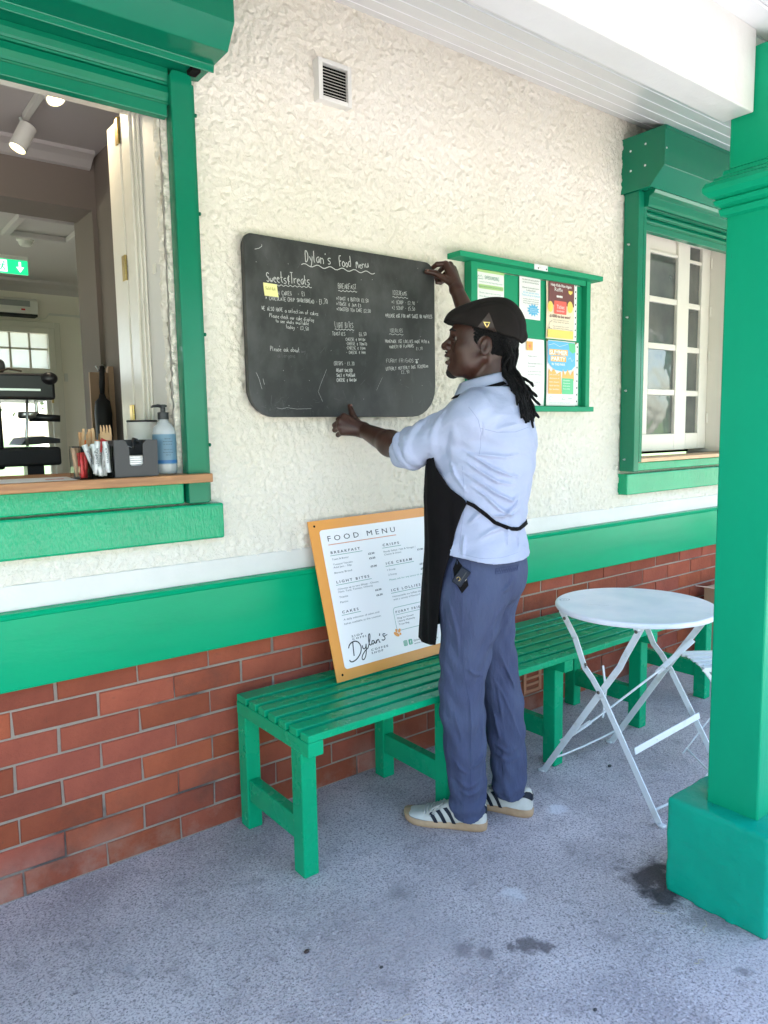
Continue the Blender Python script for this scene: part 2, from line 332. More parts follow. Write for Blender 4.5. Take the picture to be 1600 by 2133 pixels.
    def put(s, name, m, parent=None, bevel=0.0, smooth=False, seg=2, auto=False):
        me = s.mesh(name, smooth)
        if name.endswith(('print', 'lettering', 'chalk', 'scratches', 'writing', 'marks', 'logo', 'dents', 'line', 'hole', 'motif', 'icons')): auto = False
        if auto: me.set_sharp_from_angle(angle=R(40)) if smooth else None
        o = link(name, me, m, parent, bevel, seg)
        if name.endswith(('print', 'lettering', 'chalk', 'scratches', 'marks', 'icons', 'motif')): o['kind'] = 'stuff'
        return o

# ------------------------------------------------------------------ lettering
GL = {  # hand-written single stroke letters: x 0-4, y 0-8, baseline y=2, points as digit pairs, strokes split by |
'A': '02 28 42|14 34', 'B': '02 08 28 37 36 25 05|25 44 43 32 02', 'C': '47 38 18 06 04 12 32 43', 'D': '02 08 28 46 44 22 02', 'E': '48 08 02 42|05 35',
'F': '48 08 02|05 35', 'G': '47 38 18 06 04 12 32 43 45 25', 'H': '08 02|48 42|05 45', 'I': '28 22', 'J': '38 33 22 12 03', 'K': '08 02|48 05 42', 'L': '08 02 42',
'M': '02 18 24 38 42', 'N': '02 08 42 48', 'O': '28 17 05 13 22 33 45 37 28', 'P': '02 08 38 46 35 05', 'Q': '28 06 04 22 44 46 28|24 41', 'R': '02 08 38 46 35 05|25 42',
'S': '47 28 07 06 44 43 22 03', 'T': '08 48|28 22', 'U': '08 03 22 43 48', 'V': '08 22 48', 'W': '08 12 26 32 48', 'X': '08 42|48 02', 'Y': '08 25 48|25 22', 'Z': '08 48 02 42',
'a': '45 25 04 03 12 32 45 42', 'b': '08 02 32 43 44 35 05', 'c': '45 25 04 03 22 42', 'd': '48 42 12 03 04 25 45', 'e': '04 44 35 15 04 03 22 42', 'f': '38 28 17 12|05 35',
'g': '45 25 04 03 22 43 45 41 20 00', 'h': '08 02|04 25 44 42', 'i': '25 22|27 27', 'j': '25 21 10|27 27', 'k': '08 02|35 04 42', 'l': '18 13 22', 'm': '05 02|04 15 24 22|24 35 44 42',
'n': '05 02|04 25 44 42', 'o': '25 04 03 22 43 44 25', 'p': '05 00|05 35 44 43 22 03', 'q': '45 15 04 03 22 43|45 40', 'r': '05 02|04 25 45', 's': '45 15 04 43 32 02', 't': '18 13 32|05 35',
'u': '05 03 12 32 45|45 42', 'v': '05 22 45', 'w': '05 12 24 32 45', 'x': '05 42|45 02', 'y': '05 23|45 20 00', 'z': '05 45 02 42',
'0': '28 06 04 22 44 46 28', '1': '17 28 22', '2': '07 28 46 02 42', '3': '07 28 46 25 44 32 03', '4': '38 04 44|38 32', '5': '48 08 05 35 43 22 03', '6': '38 14 03 22 43 35 04',
'7': '08 48 12', '8': '25 07 28 47 03 22 43 25', '9': '46 25 06 18 38 46 32', '&': '46 26 15 14 23 43|37 21', '£': '47 28 17 13 02 42|05 35', '-': '15 35', '.': '22 22', "'": '28 27',
'*': '17 13|06 34|04 36', ',': '22 11', ':': '23 23|25 25', '/': '02 48', '_': '02 42', '@': '35 15 14 33 46 28 06 04 22 42', '(': '38 16 14 32', ')': '18 36 34 12'}
ORG = None
class Plane3:
    """flat surface: origin, right, up, outward normal"""
    def __init__(s, o, u, v):
        s.o = Vector(o); s.u = Vector(u).normalized(); s.v = Vector(v).normalized(); s.n = s.u.cross(s.v)
    def p(s, x, y, h=0.0): return s.o+s.u*x+s.v*y+s.n*h
def chaikin(p, it=1):
    for _ in range(it):
        if len(p) < 3: return p
        q = [p[0]]
        for a, b in zip(p[:-1], p[1:]):
            q += [(a[0]*.75+b[0]*.25, a[1]*.75+b[1]*.25), (a[0]*.25+b[0]*.75, a[1]*.25+b[1]*.75)]
        p = q+[p[-1]]
    return p
def ribbon(mb, pl, pts, wd, h):
    n = len(pts)
    if n < 2: return
    if n == 2 and abs(pts[0][0]-pts[1][0])+abs(pts[0][1]-pts[1][1]) < 1e-6:
        x, y = pts[0]; e = wd*0.7
        mb.add([pl.p(x-e, y-e, h), pl.p(x+e, y-e, h), pl.p(x+e, y+e, h), pl.p(x-e, y+e, h)], [(0, 1, 2, 3)]); return
    V = []
    for i in range(n):
        a = pts[max(i-1, 0)]; b = pts[min(i+1, n-1)]; dx, dy = b[0]-a[0], b[1]-a[1]; l = math.hypot(dx, dy) or 1e-9
        nx, ny = -dy/l*wd/2, dx/l*wd/2; x, y = pts[i]
        V += [pl.p(x+nx, y+ny, h), pl.p(x-nx, y-ny, h)]
    mb.add(V, [(2*i, 2*i+1, 2*i+3, 2*i+2) for i in range(n-1)])
RH = random.Random(3)
def hand(mb, pl, text, x0, y0, x1, y1, cap, wd, h=0.0006, jit=0.13):
    """hand lettering along the line (x0,y0)->(x1,y1), cap height cap"""
    n = max(len(text), 1); L_ = math.hypot(x1-x0, y1-y0); ad = L_/n; ang = math.atan2(y1-y0, x1-x0); ca, sa = math.cos(ang), math.sin(ang)
    sx = ad*0.74/4; sy = cap/6.0
    for i, ch in enumerate(text):
        g = GL.get(ch)
        if not g: continue
        ox = i*ad+RH.uniform(-.08, .08)*ad; oy = RH.uniform(-.06, .06)*cap; sc = RH.uniform(.9, 1.08)
        for st in g.split('|'):
            P_ = [(int(q[0])+RH.uniform(-jit, jit), int(q[1])-2+RH.uniform(-jit, jit)) for q in st.split()]
            if len(P_) == 2 and st.split()[0] == st.split()[1]: P_[1] = P_[0]
            P_ = chaikin(P_, 1); P_ = [(ox+a*sx*sc, oy+b*sy*sc) for a, b in P_]
            ribbon(mb, pl, [(x0+a*ca-b*sa, y0+a*sa+b*ca) for a, b in P_], wd, h)
def wavy(mb, pl, x0, y0, x1, y1, amp, nw, wd, h=0.0006):
    pts = []
    for i in range(nw*6+1):
        t = i/(nw*6); a = math.sin(t*nw*2*math.pi)*amp
        pts.append((x0+(x1-x0)*t, y0+(y1-y0)*t+a))
    ribbon(mb, pl, pts, wd, h)
_FC = {}
def typeset(mb, pl, text, x, y, size, width=None, h=0.0006, space=1.0, bold=0.0, align='L'):
    """printed lettering: x,y = left end of the baseline, size = cap height"""
    cu = bpy.data.curves.new('t', 'FONT'); cu.body = text; cu.size = 1.0; cu.space_character = space; cu.resolution_u = 2; cu.offset = bold; cu.fill_mode = 'FRONT'
    ob = bpy.data.objects.new('t', cu); COL.objects.link(ob)
    dg = bpy.context.evaluated_depsgraph_get(); me = bpy.data.meshes.new_from_object(ob.evaluated_get(dg))
    V = [(v.co.x, v.co.y) for v in me.vertices]; F = [tuple(p.vertices) for p in me.polygons]
    bpy.data.objects.remove(ob); bpy.data.curves.remove(cu); bpy.data.meshes.remove(me)
    if not V: return
    k = size/0.73; x0 = min(v[0] for v in V); x1 = max(v[0] for v in V); kx = k
    if width: kx = width/max(x1-x0, 1e-6)
    off = 0 if align == 'L' else (-(x1-x0)*kx/2 if align == 'C' else -(x1-x0)*kx)
    mb.add([pl.p(x+off+(v[0]-x0)*kx, y+v[1]*k, h) for v in V], F)
def quad(mb, pl, x0, y0, x1, y1, h=0.0004):
    mb.add([pl.p(x0, y0, h), pl.p(x1, y0, h), pl.p(x1, y1, h), pl.p(x0, y1, h)], [(0, 1, 2, 3)])
def flatpoly(mb, pl, pts, h=0.0004):
    mb.add([pl.p(a, b, h) for a, b in pts], [tuple(range(len(pts)))])
def rrect(x0, y0, x1, y1, rads, n=6):
    """rounded rectangle outline; rads = (bl, br, tr, tl)"""
    out = []
    for (cx, cy, a0, r_) in ((x0+rads[0], y0+rads[0], 180, rads[0]), (x1-rads[1], y0+rads[1], 270, rads[1]), (x1-rads[2], y1-rads[2], 0, rads[2]), (x0+rads[3], y1-rads[3], 90, rads[3])):
        for i in range(n+1):
            a = R(a0+90*i/n); out.append((cx+r_*math.cos(a), cy+r_*math.sin(a)))
    return out

# =================================================================== SETTING
def sheet(name, x0, x1, y0, y1, z, m):
    o = link(name, new_mesh(name, [(x0, y0, z), (x1, y0, z), (x1, y1, z), (x0, y1, z)], [(0, 1, 2, 3)]), m); tag(o, kind='structure'); return o
sheet('ground', -400, 400, -400, 400, -0.012, 'grass')
pv = MB(); pv.box(-6, 9, -3.3, 0.02, -0.10, 0.0); o = pv.put('veranda_floor', 'concrete'); tag(o, kind='structure')
mat('path', (0.60, 0.58, 0.54), 0.85, (0.52, 0.50, 0.46), 3.0)
sheet('path', -30, 30, -9.0, -3.3, -0.006, 'path')
sheet('garden_path', -10, 10, 6.3, 12.0, -0.006, 'path')

# ------------------------------------------------ building
B = thing('cafe_building', 'white roughcast cafe building with red brick base, green painted band and veranda roof', 'building', (0, 0, 0))
X0, X1 = -1.15, 0.93          # serving hatch opening
WX0, WX1 = 3.39, 4.50         # right hand window opening
HZ0, HZ1 = 1.15, 2.52
core = MB()
for (a, b, z0, z1) in ((-6, 9, -0.1, HZ0), (-6, 9, HZ1, 2.95), (-6, X0, HZ0, HZ1), (X1, WX0, HZ0, HZ1), (WX1, 9, HZ0, HZ1)):
    core.box(a, b, 0.0075, 0.28, z0, z1)
core.put('wall_core', 'reveal_white', B)
MB().box(-6, 9, 0.0055, 0.0072, -0.02, 0.70).put('mortar', 'mortar', B)

def vnoise(X, Z, per, seed):
    rs = np.random.RandomState(seed); G = rs.rand(257, 257); x = X/per; z = Z/per
    xi = np.floor(x).astype(int); zi = np.floor(z).astype(int); fx = x-xi; fz = z-zi
    fx = fx*fx*(3-2*fx); fz = fz*fz*(3-2*fz); g = lambda a, b: G[a % 257, b % 257]
    return (g(xi, zi)*(1-fx)+g(xi+1, zi)*fx)*(1-fz)+(g(xi, zi+1)*(1-fx)+g(xi+1, zi+1)*fx)*fz
def rough(X, Z):
    wx = X+0.010*vnoise(X, Z, .020, 1)+.02*vnoise(X, Z, .2, 8); wz = Z+0.010*vnoise(X, Z, .020, 2)
    n1 = np.abs(vnoise(wx, wz*.85, .0185, 3)-.5)*2; n2 = np.abs(vnoise(wx, wz, .0105, 4)-.5)*2; md_ = .35+.9*vnoise(X, Z, .09, 7)
    blob = np.clip(vnoise(wx, wz*0.8, .0125, 5)-.30, 0, 1); lo = vnoise(X, Z, .16, 6)+.5*vnoise(X, Z, .05, 9)
    h = 0.42*md_*(1-n1)**1.6+0.30*(1-n2)**1.5+1.0*blob+.35*lo
    return h*0.0112
def roughcast(x0, x1, z0, z1, st=0.0046, edges=''):
    nx = max(2, int((x1-x0)/st)); nz = max(2, int((z1-z0)/st)); xs = np.linspace(x0, x1, nx); zs = np.linspace(z0, z1, nz)
    Xg, Zg = np.meshgrid(xs, zs); H_ = rough(Xg, Zg); V = np.stack([Xg, 0.004-H_, Zg], -1).reshape(-1, 3)
    ix = np.arange(nx-1)[None, :]+np.arange(nz-1)[:, None]*nx
    F = np.stack([ix, ix+1, ix+nx+1, ix+nx], -1).reshape(-1, 4)
    return V, F
VV = []; FF = []; n = 0
for reg in ((X1, WX0, 0.945, 2.92), (X0-.3, X1, 0.945, 1.16), (WX0, 5.4, 0.945, 1.16), (X0-.3, X1, 2.40, 2.92), (WX0, 5.4, 2.45, 2.92)):
    V, F = roughcast(*reg); VV.append(V); FF.append(F+n); n += len(V)
# the roughcast returns round the edge of the hatch reveal
zs = np.arange(1.24, 2.47, 0.007); ys = np.arange(-0.006, 0.034, 0.0055); Yg, Zg = np.meshgrid(ys, zs)
Hh = rough(Yg*1.0+7, Zg)*1.0; V = np.stack([X1-Hh+0.002, Yg, Zg], -1).reshape(-1, 3); nx = len(ys); nz = len(zs)
ix = np.arange(nx-1)[None, :]+np.arange(nz-1)[:, None]*nx; F = np.stack([ix+1, ix, ix+nx, ix+nx+1], -1).reshape(-1, 4); VV.append(V); FF.append(F+n); n += len(V)
V = np.concatenate(VV); F = np.concatenate(FF)
me = bpy.data.meshes.new('roughcast_render'); me.from_pydata(V.tolist(), [], F.tolist()); me.update()
me.polygons.foreach_set('use_smooth', [True]*len(me.polygons)); link('roughcast_render', me, 'render_white', B)

# smooth plaster strip and painted band
pl = MB(); pl.box(-6, 9, -0.010, 0.006, 0.868, 0.952); pl.put('plaster_strip', 'plaster_white', B, bevel=0.003)
bd = MB(); bd.prism([(0.005, 0.650), (-0.034, 0.650), (-0.036, 0.655), (-0.036, 0.858), (-0.041, 0.862), (-0.043, 0.870), (-0.038, 0.877), (0.004, 0.881)], 'x', -6, 9)
bd.put('painted_band', 'green_gloss', B)

# bricks, one object each, three shared shapes
def brick_mesh(L_, k):
    rnd = random.Random(k); x, y, z = L_/2, 0.03, 0.0376
    bm = bmesh.new(); bmesh.ops.create_cube(bm, size=1.0)
    for v in bm.verts:
        v.co.x *= 2*x; v.co.y *= 2*y; v.co.z *= 2*z; v.co += Vector((rnd.uniform(-.0018, .0018), 0, rnd.uniform(-.0016, .0016)))
    bmesh.ops.bevel(bm, geom=[e for e in bm.edges if all(v.co.y < 0 for v in e.verts)], offset=0.0028, segments=1, affect='EDGES')
    me = bpy.data.meshes.new('brick'); bm.to_mesh(me); bm.free(); me.materials.append(MATS['brick']); return me
BM = [brick_mesh(0.2395, k) for k in range(5)]; HB = brick_mesh(0.112, 9)
nb = 0
for c in range(8):
    off = 0.519 if c % 2 == 0 else 0.640; zc = 0.6235-0.083*c
    k = int((-1.4-off)/0.247)
    while True:
        x = off+0.247*k+0.1235; k += 1
        if x > 5.0: break
        if x < -1.1: continue
        o = bpy.data.objects.new('brick', random.choice(BM)); COL.objects.link(o); o.parent = B
        o.location = (x+random.uniform(-.0025, .0025), 0.030+random.uniform(-.0015, .0025), zc-0.001); nb += 1
        o.rotation_euler = (random.uniform(-.01, .01), random.uniform(-.004, .004), random.uniform(-.006, .006))
# terracotta air brick
ab = MB(); x0, x1, z0, z1 = 2.612, 2.742, 0.098, 0.212
ab.box(x0, x0+.02, -.006, .02, z0, z1).box(x1-.02, x1, -.006, .02, z0, z1)
zz = [z0, z0+.018, z0+.036, z0+.054, z0+.070, z0+.090, z1]
for a, b in ((z0, z0+.016), (z0+.034, z0+.047), (z0+.065, z0+.078), (z0+.098, z1)): ab.box(x0+.02, x1-.02, -.006, .02, a, b)
aro = ab.put('air_brick', 'terracotta', B, bevel=0.002); MB().box(x0+.01, x1-.01, .001, .004, z0+.01, z1-.01).put('air_brick_void', 'dark_void', aro)

# sloping soffit boards, beam, roof
SL = 0.4
def sof(y): return 2.90+SL*y
nbd = 0; ax = Vector((0, 1, SL)).normalized()
k = 0; y = 0.03
while y > -1.62:
    y2 = y-0.122
    if not (y2 < -1.25 and y > -1.335) or True:
        a, b = y-0.0015, y2+0.0045
        prof = [(a, sof(a)), (b, sof(b)), (b, sof(b)+.018), (a, sof(a)+.018)]
        prof = [(a, sof(a)+.003), (a-.004, sof(a-.004)), (b+.004, sof(b+.004)), (b, sof(b)+.003), (b, sof(b)+.016), (a, sof(a)+.016)]
        MB().prism(prof, 'x', -5, 8).put('soffit_board', 'soffit_white', B)
    y = y2
MB().prism([(0.1, sof(.1)+.0165), (-1.66, sof(-1.66)+.0165), (-1.66, sof(-1.66)+.03), (.1, sof(.1)+.03)], 'x', -5.2, 8.2).put('soffit_backing', 'soffit_white', B)
MB().prism([(-1.70, sof(-1.70)+.12), (-1.70, sof(-1.70)-.06), (-1.675, sof(-1.675)-.06), (-1.675, sof(-1.675)+.12)], 'x', -5.2, 8.2).put('fascia_board', 'green_wood', B)
rf = MB(); rf.prism([(-1.75, sof(-1.75)+.17), (-1.75, sof(-1.75)+.125), (.3, 3.14), (2.9, 4.1), (6.0, 2.85), (6.6, 2.62), (6.6, 2.70), (2.9, 4.22)], 'x', -6.3, 9.3)
rf.put('roof', 'roof_tile', B)
bm_ = MB()
bm_.box(-5, 1.968, -1.333, -1.252, 2.170, sof(-1.29)-.004); bm_.box(2.119, 8, -1.333, -1.252, 2.170, sof(-1.29)-.004)
bm_.put('veranda_beam', 'beam_white', B, bevel=0.004)

# ------------------------------------------------ interior of the cafe
def ipart(name, m, *boxes, bev=0.0):
    q = MB()
    for b_ in boxes: q.box(*b_)
    return q.put(name, m, B, bevel=bev)
ipart('inner_floor', 'inner_floor', (-3, 9, 0.28, 4.6, -0.05, 0.02))
CZ = 2.68
ipart('inner_ceiling', 'inner_ceiling', (-3, 9, 0.28, 4.6, CZ, CZ+.1))
ipart('inner_side_wall', 'inner_wall_shaded', (1.16, 1.40, 0.28, 1.398, 0.02, CZ))
ipart('inner_pier', 'inner_wall_shaded', (1.14, 1.40, 1.40, 1.70, 0.02, CZ))
ipart('inner_left_wall', 'inner_wall_lit', (-3.1, -3.0, .28, 2.0, 0, CZ))  # stops short: unseen gap towards the back, added to let light in
ipart('inner_right_wall', 'inner_wall_lit', (2.7, 2.8, 1.6, 4.6, 0, CZ))
ipart('inner_beam', 'inner_wall_shaded', (-3, 1.14, 1.40, 1.66, 2.44, CZ))
co = MB(); co.prism([(1.40, CZ), (1.30, CZ), (1.305, CZ-.015), (1.345, CZ-.03), (1.38, CZ-.055), (1.40, CZ-.06)], 'x', -3, 1.14)
co.prism([(1.16, CZ), (1.06, CZ), (1.065, CZ-.015), (1.105, CZ-.03), (1.14, CZ-.055), (1.16, CZ-.06)], 'y', .28, 1.40) if False else None
co.put('cornice', 'inner_ceiling', B)
MB().prism([(4.6, CZ), (4.48, CZ), (4.49, CZ-.02), (4.56, CZ-.05), (4.6, CZ-.09)], 'x', -3, 2.7).put('cornice', 'inner_ceiling', B)
DX0, DX1, DZ1 = 0.85, 1.735, 2.30
ipart('inner_back_wall', 'inner_wall_lit', (-3, -2.4, 4.6, 4.8, 0, CZ), (-2.4, .3, 4.6, 4.8, 0, .4), (-2.4, .3, 4.6, 4.8, 2.5, CZ), (.3, DX0, 4.6, 4.8, 0, CZ), (DX1, 2.7, 4.6, 4.8, 0, CZ), (DX0, DX1, 4.6, 4.8, DZ1, CZ))  # wide unseen opening left of the door, added to brighten the back room
ipart('outer_back_wall', 'render_white', (-6, -2.4, 4.8, 4.85, 0, 3.0), (-2.4, .3, 4.8, 4.85, 0, .4), (-2.4, .3, 4.8, 4.85, 2.5, 3.0), (.3, DX0, 4.8, 4.85, 0, 3.0), (DX1, 9, 4.8, 4.85, 0, 3.0), (DX0, DX1, 4.8, 4.85, DZ1, 3.0))  # the same added light opening carried through the outer skin
# loft hatch frame in the ceiling
hf = MB(); a, b, c_, d_ = 1.055, 1.475, 2.49, 2.985
for (p, q, r_, s_) in ((a, b, c_, c_+.045), (a, b, d_-.045, d_), (a, a+.045, c_+.045, d_-.045), (b-.045, b, c_+.045, d_-.045)): hf.box(p, q, r_, s_, CZ-.035, CZ)
hf.put('ceiling_hatch', 'inner_ceiling', B, bevel=0.006)
# glazed back door with fanlight
fr = MB(); t = .055
fr.box(DX1-t, DX1, 4.56, 4.7, 0, DZ1).box(DX0, DX0+t, 4.56, 4.7, 0, DZ1).box(DX0+t, DX1-t, 4.56, 4.7, DZ1-.05, DZ1).box(DX0+t, DX1-t, 4.56, 4.7, 1.885, 1.955)
fr.box(DX1, DX1+.05, 4.575, 4.6, 0, DZ1+.05).box(DX0-.05, DX0, 4.575, 4.6, 0, DZ1+.05).box(DX0, DX1, 4.575, 4.6, DZ1, DZ1+.05)
door = fr.put('back_door', 'frame_cream', B, bevel=0.003)
gb = MB()
for x in (1.08, 1.235, 1.383, 1.537): gb.box(x-.008, x+.008, 4.60, 4.63, 1.955, DZ1-.05)
gb.box(DX0+t, DX1-t, 4.60, 4.63, 2.112, 2.128); gb.put('glazing_bar', 'frame_cream', door)
MB().box(DX1-t-.035, DX1-t, 4.60, 4.64, 0.02, 1.885).box(DX0+t, DX0+t+.05, 4.60, 4.64, 0.02, 1.885).box(DX0+t, DX1-t-.035, 4.60, 4.64, 0.02, 0.25).put('door_leaf', 'frame_cream', door, bevel=0.003)
for z in (1.72, 1.20): MB().box(DX1-t-.004, DX1-t+.012, 4.552, 4.559, z-.06, z+.06).put('hinge', 'brass', door)
MB().box(DX0+t, DX1-t, 4.612, 4.618, 0.25, 1.885).put('pane', 'glass', door)
mat('frosted_glass', (.92, .93, .92), .55, trans=.75)
MB().box(DX0+t, DX1-t, 4.612, 4.616, 1.955, DZ1-.05).put('pane', 'frosted_glass', door)

# serving hatch: lining, frame, folded casement leaf, boards and counter
hs = MB(); hs.box(0.921, 0.9285, 0.165, 0.285, 1.255, 2.50).box(0.914, 0.921, 0.182, 0.285, 1.255, 2.50).box(0.906, 0.914, 0.205, 0.285, 1.255, 2.50)
hatch = hs.put('hatch_frame', 'frame_cream', B, bevel=0.003)
MB().box(X0, .905, .20, .28, 2.45, 2.52).put('frame_head', 'frame_cream', hatch)
lf = MB(); lf.box(0.903, 0.940, 0.292, 0.415, 1.27, 2.44)
leaf = lf.put('casement_leaf', 'frame_cream', hatch, bevel=0.003)
for z in (1.44, 1.95, 2.40):
    h = MB(); h.box(0.8995, 0.9025, 0.296, 0.322, z-.042, z+.042)
    for j in range(5): h.lathe((0.902, 0.2905, z-.042+j*.017), [(.0045, 0), (.0045, .016)], 8)
    h.put('hinge', 'brass', hatch)
MB().box(0.9265, 0.9292, 0.085, 0.11, 1.90, 1.93).put('striker_plate', 'frame_cream', hatch)
cb = MB(); cb.box(-1.6, 1.012, -.100, .36, 1.222, 1.250); cb.put('counter', 'counter_wood', B, bevel=0.003)
MB().box(-1.6, 0.938, -.040, .006, 1.153, 1.221).put('sill_board', 'green_sill', B, bevel=0.005)
MB().box(-1.6, 1.068, -.052, .006, 1.030, 1.148).put('sill', 'green_sill', B, bevel=0.007)
MB().box(0.94, 0.965, -.02, .004, 1.16, 1.222).put('sill_gap', 'dark_void', B)

# right hand window
ws = MB(); ws.box(3.345, 5.2, -.060, .006, 1.018, 1.128); ws.put('sill', 'green_sill', B, bevel=0.006)
MB().box(3.395, 5.2, -.050, .006, 1.140, 1.184).put('sill_board', 'green_sill', B, bevel=0.004)
MB().prism([(3.385, -.095), (3.385, .0), (3.385, .10), (4.6, .10), (4.6, -.075), (3.50, -.075)], 'z', 1.187, 1.207).put('window_board', 'pine', B, bevel=0.002)
wf = MB(); wf.box(4.452, 4.499, .02, .28, 1.21, 2.52)
win = wf.put('casement_window', 'frame_cream', B, bevel=0.003)
MB().box(3.391, 3.44, .10, .20, 1.21, 2.50).box(3.44, 4.452, .10, .20, 2.465, 2.51).put('window_frame', 'frame_cream', win, bevel=0.003)
def leafmk(x0, x1, y, cols, name):
    q = MB(); zt, zb = 2.462, 1.232
    lst, rst = 0.04, (x1-cols[-1][1])
    q.box(x0, cols[0][0], y-.02, y+.02, zb, zt); q.box(cols[-1][1], x1, y-.02, y+.02, zb, zt)
    q.box(cols[0][0], cols[-1][1], y-.02, y+.02, zb, 1.330); q.box(cols[0][0], cols[-1][1], y-.02, y+.02, 2.435, zt)
    for (c0, c1), (d0, d1) in zip(cols[:-1], cols[1:]): q.box(c1, d0, y-.016, y+.016, 1.33, 2.435)
    rows = ((1.330, 1.553), (1.587, 1.813), (1.847, 2.073), (2.105, 2.340), (2.358, 2.435))
    for (a, b), (c, d) in zip(rows[:-1], rows[1:]):
        for (c0, c1) in cols: q.box(c0, c1, y-.0155, y+.0155, b, c)
    L0 = q.put(name, 'frame_cream', win, bevel=0.0035)
    for (c0, c1) in cols:
        for i, (a, b) in enumerate(rows):
            if i == 4 and name == 'window_leaf' and len(cols) > 1: MB().box(c0+.001, c1-.001, y-.004, y+.004, a+.001, b-.001).put('panel', 'frame_cream', L0)
            else: MB().box(c0+.0005, c1-.0005, y-.002, y+.002, a+.0005, b-.0005).put('pane', 'glass_window', L0)
    return L0
mat('glass_window', (0.055, 0.06, 0.058), 0.03, (0.11, 0.115, 0.10), 3.5, spec=0.6, coat=.6, bump=[('f', 5, 0.006)])
leafmk(3.46, 4.168, .12, [(3.50, 3.725), (3.768, 4.048)], 'window_leaf')
leafmk(4.178, 4.450, .145, [(4.215, 4.355)], 'window_leaf')
for z in (2.36, 2.07, 1.80, 1.42):
    h = MB(); h.lathe((4.4475, .118, z-.03), [(.006, 0), (.006, .06)], 8); h.put('hinge', 'frame_cream', win)
ipart('window_back', 'dark_void', (3.40, 4.50, .24, .27, 1.21, 2.5))

# ------------------------------------------------ veranda post
P_ = thing('veranda_post', 'square green veranda post on a rough painted concrete plinth beside the bistro table', 'pillar', (2.04, -1.34, 0))
sh = MB(); sh.box(1.971, 2.117, -1.414, -1.268, .285, 1.945); sh.box(1.972, 2.116, -1.413, -1.269, 2.03, sof(-1.34)-.03)
mat('green_post', (.003, .31, .155), 0.30, (.003, .28, .138), 3.0, spec=.16, bump=[('n', 20, 0.0012), ('n', 90, 0.0006)], stretch=(1, 1, .25), speck=[(90, .75, .78, (.02, .12, .08), .5)])
sh.put('shaft', 'green_post', P_, bevel=0.005)
mo = MB()
prof = [(.0, 1.925), (.012, 1.93), (.016, 1.945), (.010, 1.95), (.022, 1.957), (.026, 1.968), (.020, 1.972), (.034, 1.978), (.045, 1.990), (.047, 2.003), (.040, 2.015), (.028, 2.020), (.024, 2.028), (.010, 2.034), (.008, 2.045), (.0, 2.05)]
V = []; F = []
for (d, z) in prof:
    V += [(1.9715-d, -1.4135-d, z), (2.1165+d, -1.4135-d, z), (2.1165+d, -1.2685+d, z), (1.9715-d, -1.2685+d, z)]
for i in range(len(prof)-1):
    for k in range(4): F.append((i*4+k, i*4+(k+1) % 4, (i+1)*4+(k+1) % 4, (i+1)*4+k))
F += [(3, 2, 1, 0), tuple(len(V)-4+k for k in range(4))]
mo.add(V, F); mo.put('moulding', 'green_post', P_, bevel=0.001)
# a second post further along carries the beam at its other end
for px in (-2.6, 6.6):
    q = thing('veranda_post', 'square green veranda post further along the beam' if px > 0 else 'square green veranda post at the left end of the beam', 'pillar', (px, -1.34, 0))
    MB().box(px-.15, px+.15, -1.48, -1.18, 0, .29).put('plinth', 'green_rough', q, bevel=.01)
    MB().box(px-.073, px+.073, -1.413, -1.335, .285, sof(-1.41)-.03).put('shaft', 'green_post', q, bevel=.005)

# =================================================================== ROLLER SHUTTERS
def slats(z0, z1, x0, x1, y, parent, pitch=0.058):
    z = z0
    while z < z1-0.01:
        zt = min(z+pitch, z1)
        pr = [(y+.006, z), (y-.004, z+.001), (y-.0055, z+.006), (y-.002, z+.010), (y-.006, z+.016), (y-.011, z+pitch*.55), (y-.007, zt-.006), (y-.001, zt-.001), (y+.006, zt-.0005)]
        MB().prism(pr, 'x', x0, x1).put('slat', 'green_metal', parent, smooth=False)
        z += pitch
S1 = thing('roller_shutter', 'green roller shutter rolled up over the open serving hatch', 'roller shutter', (0, 0, 1.25))
bx = MB(); bx.prism([(0.004, 2.86), (-.270, 2.86), (-.270, 2.552), (-.222, 2.492), (-.128, 2.490), (-.124, 2.470), (-.120, 2.470), (-.118, 2.486), (0.004, 2.486)], 'x', -1.6, 1.060)
bx.put('shutter_box', 'green_metal', S1, bevel=0.0025)
MB().prism([(-.2705, 2.70), (-.2735, 2.70), (-.2735, 2.705), (-.2705, 2.706)], 'x', -1.6, 1.058).put('seam', 'green_metal', S1)
MB().box(1.0, 1.028, -.10, -.06, 2.472, 2.485).put('end_stop', 'dark_void', S1)
g = MB(); g.prism([(0.945, 1.153), (1.015, 1.153), (1.015, 2.462), (1.006, 2.478), (.953, 2.478), (.945, 2.462)], 'y', -.062, -.0125)
g.box(1.0155, 1.042, -.016, -.006, 1.153, 2.47); g.put('guide_rail', 'green_metal', S1, bevel=0.004)
g = MB(); g.box(-1.235, -1.165, -.062, -.0125, 1.153, 2.478).put('guide_rail', 'green_metal', S1, bevel=0.004)
slats(2.378, 2.49, -1.165, 0.9445, -.036, S1)
MB().prism([(-.028, 2.335), (-.052, 2.338), (-.052, 2.374), (-.044, 2.377), (-.028, 2.377)], 'x', -1.165, 0.935).put('bottom_rail', 'green_metal', S1, bevel=0.002)
for z in (1.34, 1.70, 2.08, 2.38): MB().lathe((1.043, -.012, z), [(.006, 0), (.006, .004), (.003, .006)], 8, (1, 0, 0)).put('screw', 'green_metal', S1)
S2 = thing('roller_shutter', 'green roller shutter box and guide around the closed white paned window', 'roller shutter', (4, 0, 1.25))
pr = [(0.004, 2.802), (-.238, 2.802), (-.238, 2.622), (-.163, 2.541), (0.004, 2.541)]
MB().prism(pr, 'x', 3.338, 5.1).put('shutter_box', 'green_metal', S2, bevel=0.002)
